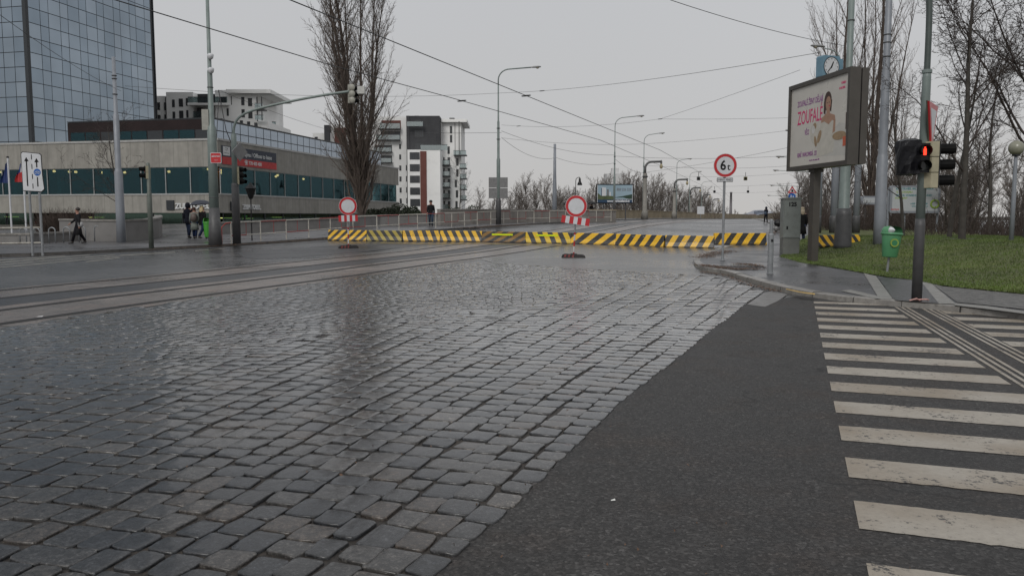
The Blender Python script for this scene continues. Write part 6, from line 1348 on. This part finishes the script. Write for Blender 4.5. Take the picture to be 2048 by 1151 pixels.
# ---------------------------------------------------------------- people
M_sk = pm('skin', (.28, .15, .11), .55, .05); 
def cloth(n, c): return pm('cloth_' + n, tuple(q * .75 for q in c), .9, .2, 5, bmp=.3, bs=30, spec=.15)
def person(base, h, face, label, stride=.5, coat=(.02, .02, .022), legs=(.02, .03, .06), hair=(.02, .015, .012), skirt=0, hairlong=False, hood=False, bag=None, armL=0, armR=0, raise_r=None, group=None, phase=1, hat=False, scarf=None):
    """walking figure; faces local -y; stride in metres, arm swings in radians"""
    s = h / 1.75; r = thing('person', base, label, 'person', face, group); V = Vector
    hipz, kz, az = .90, .50, .085; hw = .095
    def leg(sg, fwd):
        hp = V((sg * hw, 0, hipz)); foot = V((sg * hw * .8, -fwd * stride * .5, az + (0.02 if fwd < 0 else 0))); kn = V((sg * hw * .95, (-fwd * stride * .5) * .42 - .05, kz + .01)); return hp, kn, foot
    Lh, Lk, Lf = leg(1, phase); Rh, Rk, Rf = leg(-1, -phase)
    sh = 1.43
    def arm(sg, sw, up=None):
        s0 = V((sg * .185, 0, sh)); 
        if up: return s0, V((sg * .26, -.12, 1.26)), V(up)
        e = s0 + V((sg * .045, -math.sin(sw) * .29, -math.cos(sw) * .29)); w_ = e + V((sg * .0, -math.sin(sw + .35) * .25, -math.cos(sw + .35) * .25)); return s0, e, w_
    La = arm(1, armL); Ra = arm(-1, armR, raise_r)
    vs = []; es = []; rd = []
    def add(p, rr, par=None): vs.append(p * s); rd.append(rr * s); (es.append((par, len(vs) - 1)) if par is not None else None); return len(vs) - 1
    pv = add(V((0, 0, .93)), .125); ch = add(V((0, 0, 1.2)), .125, pv); nb = add(V((0, .005, sh)), .10, ch); nk = add(V((0, -.005, 1.51)), .055, nb); h0 = add(V((0, -.02, 1.57)), .072, nk); h1 = add(V((0, -.012, 1.655)), .098, h0); add(V((0, 0, 1.70)), .07, h1)
    no = add(V((0, -.105, 1.615)), .016, h0)
    for sg in (-1, 1): add(V((sg * .088, .0, 1.62)), .018, h0)
    for (hp, kn, ft) in ((Lh, Lk, Lf), (Rh, Rk, Rf)): a = add(hp, .088, pv); b = add(kn, .056, a); c = add(ft, .038, b); add(ft + V((0, -.14, -.045)), .034, c)
    for (s0, e, w_) in (La, Ra):
        a = add(s0, .055, nb); b = add(e, .04, a); c = add(w_, .027, b); d = (w_ - e).normalized(); pm_ = add(w_ + d * .06, .034, c); sd_ = d.cross(V((0, 1, .1))).normalized()
        for q in range(4): f1 = add(w_ + d * (.12) + V((0, -.03 + q * .02, 0)), .010, pm_); add(w_ + d * (.165 - abs(q - 1.4) * .01) + V((0, -.045 + q * .02, 0)), .008, f1)
        add(w_ + d * .07 + V((0, -.055, 0)), .011, pm_)
    me = bpy.data.meshes.new('body'); me.from_pydata([tuple(v) for v in vs], es, []); o = bpy.data.objects.new('body', me); COL.objects.link(o); o.parent = r; me.materials.append(M_sk)
    md = o.modifiers.new('skin', 'SKIN'); 
    for i, q in enumerate(me.skin_vertices[0].data): q.radius = (rd[i], rd[i]); q.use_root = (i == 0)
    sb = o.modifiers.new('sub', 'SUBSURF'); sb.levels = 1; sb.render_levels = 1
    sc = lambda p: [q * s for q in p]
    # eyes
    for sg in (-1, 1): MB().lathe([(.004, -.008), (.011, 0), (.004, .008)], 6, V((sg * .033, -.098, 1.648)) * s).build('eye', M_blk, r)
    mt = cloth('legs%.2f%.2f' % (legs[0], legs[2]), legs); mc = cloth('coat%.3f%.3f' % (coat[0], coat[1]), coat); msh = pm('shoe_black', (.012, .011, .011), .4)
    mb = MB(); mb.tube(sc([Lh + V((0, 0, .05)), Lk, Lf + V((0, 0, .03))]), [.115 * s, .078 * s, .062 * s], 10); mb.tube(sc([Rh + V((0, 0, .05)), Rk, Rf + V((0, 0, .03))]), [.115 * s, .078 * s, .062 * s], 10); mb.build('trousers', mt, r, True)
    for ft in (Lf, Rf): MB().tube(sc([ft + V((0, .05, -.03)), ft + V((0, -.02, -.02)), ft + V((0, -.13, -.045)), ft + V((0, -.19, -.055))]), [.045 * s, .052 * s, .042 * s, .022 * s], 8).build('shoe', msh, r, True)
    bot = .84 - skirt; pr = [(.20 + skirt * .12, bot), (.185 + skirt * .06, bot + .12 + skirt * .4), (.165, 1.03), (.175, 1.2), (.20, 1.36), (.165, 1.45), (.075, 1.50), (.068, 1.53)]
    MB().lathe([(a * s, z * s) for a, z in pr], 16, sy=.72).build('coat', mc, r, True)
    for (s0, e, w_) in (La, Ra): MB().tube(sc([s0 + V((-.02 if s0.x > 0 else .02, 0, .005)), e, w_]), [.075 * s, .06 * s, .046 * s], 9).build('sleeve', mc, r, True)
    hm = pm('hair%.2f' % hair[0], hair, .6, .2, 20)
    if hood: MB().lathe([(.09 * s, 1.50 * s), (.125 * s, 1.56 * s), (.13 * s, 1.66 * s), (.10 * s, 1.75 * s), (.03 * s, 1.79 * s)], 12, (0, .015 * s, 0)).build('hood', mc, r, True)
    else:
        mb = MB(); mb.lathe([(.098 * s, 1.63 * s), (.108 * s, 1.68 * s), (.095 * s, 1.74 * s), (.05 * s, 1.775 * s), (.01 * s, 1.78 * s)], 12, (0, .022 * s, 0)); mb.build('hair', hm, r, True)
        if hairlong: MB().lathe([(.05 * s, 1.30 * s), (.10 * s, 1.38 * s), (.115 * s, 1.52 * s), (.105 * s, 1.66 * s)], 12, (0, .05 * s, 0), sy=.75).build('long_hair', hm, r, True)
    if hat: MB().lathe([(.115 * s, 1.66 * s), (.118 * s, 1.72 * s), (.08 * s, 1.79 * s), (.01 * s, 1.80 * s)], 12, (0, .01 * s, 0)).build('cap', M_blk, r, True)
    if bag: 
        c, x, y, z, d_ = bag; MB().lathe([(.02, -.5), (.5, -.46), (.52, 0), (.46, .42), (.1, .5)], 10, (0, 0, 0), M=Matrix.Translation((x * s, y * s, z * s)) @ Matrix.Diagonal((d_[0], d_[1], d_[2], 1))).build('bag', pm('bag%.2f' % c[0], c, .6), r, True)
    return r
def feet(u, v): return P(u, v, .12)
person(feet(158, 487), 1.66, -1.15, 'woman in long black coat with white bag walking by the bike hoops', .55, skirt=.42, legs=(.012, .012, .015), hair=(.02, .015, .012), bag=((.3, .3, .3), .2, .12, .95, (.14, .22, .24)), armL=-.3, armR=.5, scarf=1)
g_ = 'pedestrians under one umbrella'
umb_ = feet(378, 476)
person(umb_, 1.84, PI - .25, 'tall person in dark coat with black shoulder bag, left in the umbrella group', .22, skirt=.1, coat=(.012, .014, .022), hood=True, bag=((.012, .012, .014), -.3, .1, .86, (.36, .3, .36)), raise_r=(-.02, -.30, 1.42), group=g_)
person(feet(390, 477), 1.62, PI + .1, 'person in pale grey-green coat with small brown backpack', .18, coat=(.20, .22, .20), skirt=.34, legs=(.02, .035, .09), hair=(.05, .02, .012), bag=((.09, .07, .06), -.02, .2, 1.2, (.3, .2, .42)), group=g_)
person(feet(406, 477), 1.70, PI - .5, 'blonde woman in black coat and blue jeans beside the green bin', .62, coat=(.012, .012, .013), skirt=.12, legs=(.015, .025, .06), hair=(.42, .33, .19), hairlong=True, armL=.2, group=g_)
ub = W(400, 476, umb_.y - .1); k = umb_.y / FPX; c = W(401, 410, umb_.y - .2)
r = thing('umbrella', c, 'dark blue-grey umbrella held over the three pedestrians', 'umbrella'); r.rotation_euler = (0, -.08, 0)
mb = MB(); n = 8; vs = [(0, 0, .26)]; fs = []
for j, (rr, z) in enumerate(((.2, .24), (.42, .16), (.58, .02))):
    for i in range(n * 2): a = PI * i / n; q = rr * (1 if i % 2 == 0 else .93); vs.append((q * math.cos(a), q * math.sin(a), z - (0 if i % 2 == 0 else -.02)))
m_ = n * 2
for i in range(m_): fs.append((0, 1 + i, 1 + (i + 1) % m_)); fs += [(1 + j * m_ + i, 1 + (j + 1) * m_ + i, 1 + (j + 1) * m_ + (i + 1) % m_, 1 + j * m_ + (i + 1) % m_) for j in range(2)]
mb.add(vs, fs).build('canopy', pm('umbrella_navy', (.018, .022, .035), .5), r); MB().tube([(0, 0, .3), (-.1, 0, -.5), (-.18, -.02, -.62)], .012, 6).build('shaft', M_zinc, r)
p_ = P(862, 452.6, .12); person(p_, 1.82, .15, 'man in black jacket, cap and blue jeans walking behind the railing', .3, coat=(.014, .014, .016), legs=(.035, .055, .085), hat=True, armL=-.25, armR=.25)
p_ = at_(1532, 83); p_.z += .05; person(p_, 1.66, PI + .2, 'person in dark blue with bag walking away up the bridge road', .35, coat=(.014, .018, .03), legs=(.012, .014, .02), hood=True, bag=((.03, .05, .08), .16, .14, 1.05, (.3, .2, .34)), armL=-.4, armR=.4)
p_ = P(1602, 489, .12); person(p_, 1.72, PI, 'person in long black coat half hidden between cabinet and poster post', .25, skirt=.34, coat=(.010, .010, .011), hair=(.24, .2, .14), hairlong=True)
for u, Y, lab, ph in ((1134, 88, 'dark-coated person with umbrella partly hidden by the no-entry disc', 1), (1183, 86, 'dark-coated person with umbrella just right of the no-entry disc', -1)):
    p_ = at_(u, Y); p_.z += .12; person(p_, 1.7, .6 * ph, lab, .3, coat=(.012, .012, .013), skirt=.2, legs=(.012, .012, .015), phase=ph, group='people under umbrellas near the wall')
    r = thing('umbrella', p_ + Vector((0, -.1, 1.72)), 'small black umbrella of the person ' + ('hidden by' if u < 1150 else 'right of') + ' the no-entry disc', 'umbrella'); MB().lathe([(.52, -.08), (.42, .08), (.22, .19), (.02, .25)], 12).build('canopy', M_blk, r); MB().tube([(0, 0, .25), (0, 0, -.5)], .012, 5).build('shaft', M_zinc, r)
# heap of bags beside the far footway edge
p_ = at_(1556, 52); p_.z += .12; r = thing('litter_heap', p_, 'small dark and white bundle by the footway edge beyond the grey post', 'bundle')
for i, (x, z, m_, sz) in enumerate(((0, .55, M_blk, .26), (.3, .6, M_white, .2), (.25, .25, M_gback, .24), (-.1, .2, M_gback, .2))): MB().lathe([(.02, -sz), (sz * .8, -sz * .6), (sz, 0), (sz * .7, sz * .6), (.03, sz)], 8, (x, 0, z)).build('bag', m_, r)

# ---------------------------------------------------------------- overhead wires
M_wire = pm('wire_black', (.03, .03, .032), .6)
def wire(pts, label, r=.011, sag=0, name='overhead_wire', group=None):
    pts = [Vector(p) for p in pts]
    if sag and len(pts) == 2:
        a, b = pts; pts = [a.lerp(b, i / 12) - Vector((0, 0, sag * 4 * (i / 12) * (1 - i / 12))) for i in range(13)]
    o = MB().tube(pts, r, 5).build(name, M_wire, None, True); return tag(o, label, 'overhead wire', group)
def hz_(u, v, z):
    a, dy, dz = ray(u, v); y = (z - CZ) / (dz / dy)
    return Vector((a * y / dy, y, z))
GW = 'tram wires and span wires overhead'
ct1 = [hz_(580, 0, 5.5), hz_(1024, 180, 5.5), hz_(1320, 300, 5.7)]; e_ = W(1395, 342, 78); ct1 += [e_, W(1440, 377, 130), W(1468, 402, 230)]
dd = (ct1[1] - ct1[0]).normalized(); ct1 = [ct1[0] - dd * 22] + ct1
ct2 = [hz_(230, 0, 5.5), hz_(660, 130, 5.5), hz_(900, 195, 5.5), hz_(1200, 280, 5.65), W(1330, 335, 72), W(1430, 383, 130), W(1462, 404, 230)]
dd = (ct2[1] - ct2[0]).normalized(); ct2 = [ct2[0] - dd * 18] + ct2
wire(ct1, 'tram contact wire crossing above the poplar and both big lamps', .012, group=GW); wire(ct2, 'lower tram contact wire crossing the poplar at mid height', .012, group=GW)
cpt = W(437, 180, 37.5)
for pts, lab, sg in (
    ([W(1003, 186, 52), W(1640, 105, 27)], 'span wire rising from the first big lamp to the street clock', .25),
    ([W(250, 172, 40), W(1003, 186, 52)], 'almost level span wire passing behind the signal gantry', .35),
    ([cpt, W(700, 270, 60)], 'thin wire falling from the camera pole behind the poplar', .2),
    ([W(0, 30, 22), W(242, 182, 40)], 'diagonal wire drawn across the glass tower', .15),
    ([W(1340, 0, 20), W(1690, 92, 27)], 'wire from the top frame edge to the thick mast', .1),
    ([W(1003, 250, 62), W(1320, 238, 55)], 'span wire between first big lamp and dark insulator', .3),
    ([W(1320, 238, 55), W(1600, 140, 38)], 'span wire climbing from dark insulator to poster box', .05),
    ([W(1320, 238, 55), W(1600, 235, 60)], 'level span wire ending behind the poster box', .05),
    ([W(1003, 265, 62), W(820, 265, 90)], 'short level wire left from the first big lamp', .05),
    ([W(1003, 275, 62), W(1109, 316, 78)], 'slack wire from first big lamp to bare tram mast', .6),
    ([W(1003, 262, 62), W(1228, 310, 80)], 'wire between the first two big lamps', .5),
    ([W(1005, 276, 62), W(1285, 288, 60)], 'span wire under the dark insulator', .2),
    ([W(1285, 288, 60), W(1600, 258, 60)], 'span wire passing above the 6t sign to the poster box', .1),
    ([W(1109, 314, 78), W(1228, 326, 80)], 'upper wire from bare tram mast to second big lamp', .4),
    ([W(1228, 312, 80), W(1600, 310, 80)], 'level span wire behind the 6t sign', .3),
    ([W(1286, 330, 98), W(1600, 330, 98)], 'level span wire just under the 6t disc', .4),
    ([W(1286, 345, 98), W(1600, 290, 70)], 'span wire slanting up towards the lower poster frame', .2),
    ([W(1352, 352, 128), W(1600, 345, 120)], 'distant level span wire over the hanging signals', .3),
    ([W(1378, 372, 156), W(1600, 365, 140)], 'more distant span wire over the bridge', .3),
    ([W(1402, 385, 190), W(1600, 380, 160)], 'faintest distant span wire over the bridge', .3),
    ([W(1230, 318, 80), W(1300, 345, 98)], 'slack short wire right of the second big lamp', .5)):
    wire(pts, lab, .0085 if max(p.y for p in pts) < 70 else .013, sg, group=GW)
wire([cpt, W(452, 260, 37.5), W(468, 300, 37.6)], 'black cable looping from camera pole down to the gantry', .02, name='cable'); wire([W(432, 300, 37.4), W(437, 200, 37.4)], 'cable running down the side of the camera pole', .015, name='cable')
def onw(a, b, t_, sg=0): return Vector(a).lerp(Vector(b), t_) - Vector((0, 0, sg * 4 * t_ * (1 - t_)))
for p_, lab in ((onw(W(1003, 186, 52), W(1640, 105, 27), .22, .25), 'insulator on the rising span wire above the second lamp'), (W(1320, 238, 55), 'dark insulator where two span wires part'), (onw(ct2[3], ct2[4], .05), 'insulator on the lower contact wire beside the poplar'), (onw(ct1[2], ct1[3], .05), 'joint on the upper contact wire near the first lamp head'), (onw(W(1003, 250, 62), W(1320, 238, 55), .12, .3), 'insulator on span wire just right of the first big lamp')):
    o = MB().lathe([(.008, -.16), (.022, -.13), (.028, 0), (.022, .13), (.008, .16)], 8, M=Matrix.Translation(p_) @ Matrix.Rotation(PI / 2 - .1, 4, 'Y')).build('wire_insulator', M_wire)
    tag(o, lab, 'insulator', 'insulators on the overhead wires')
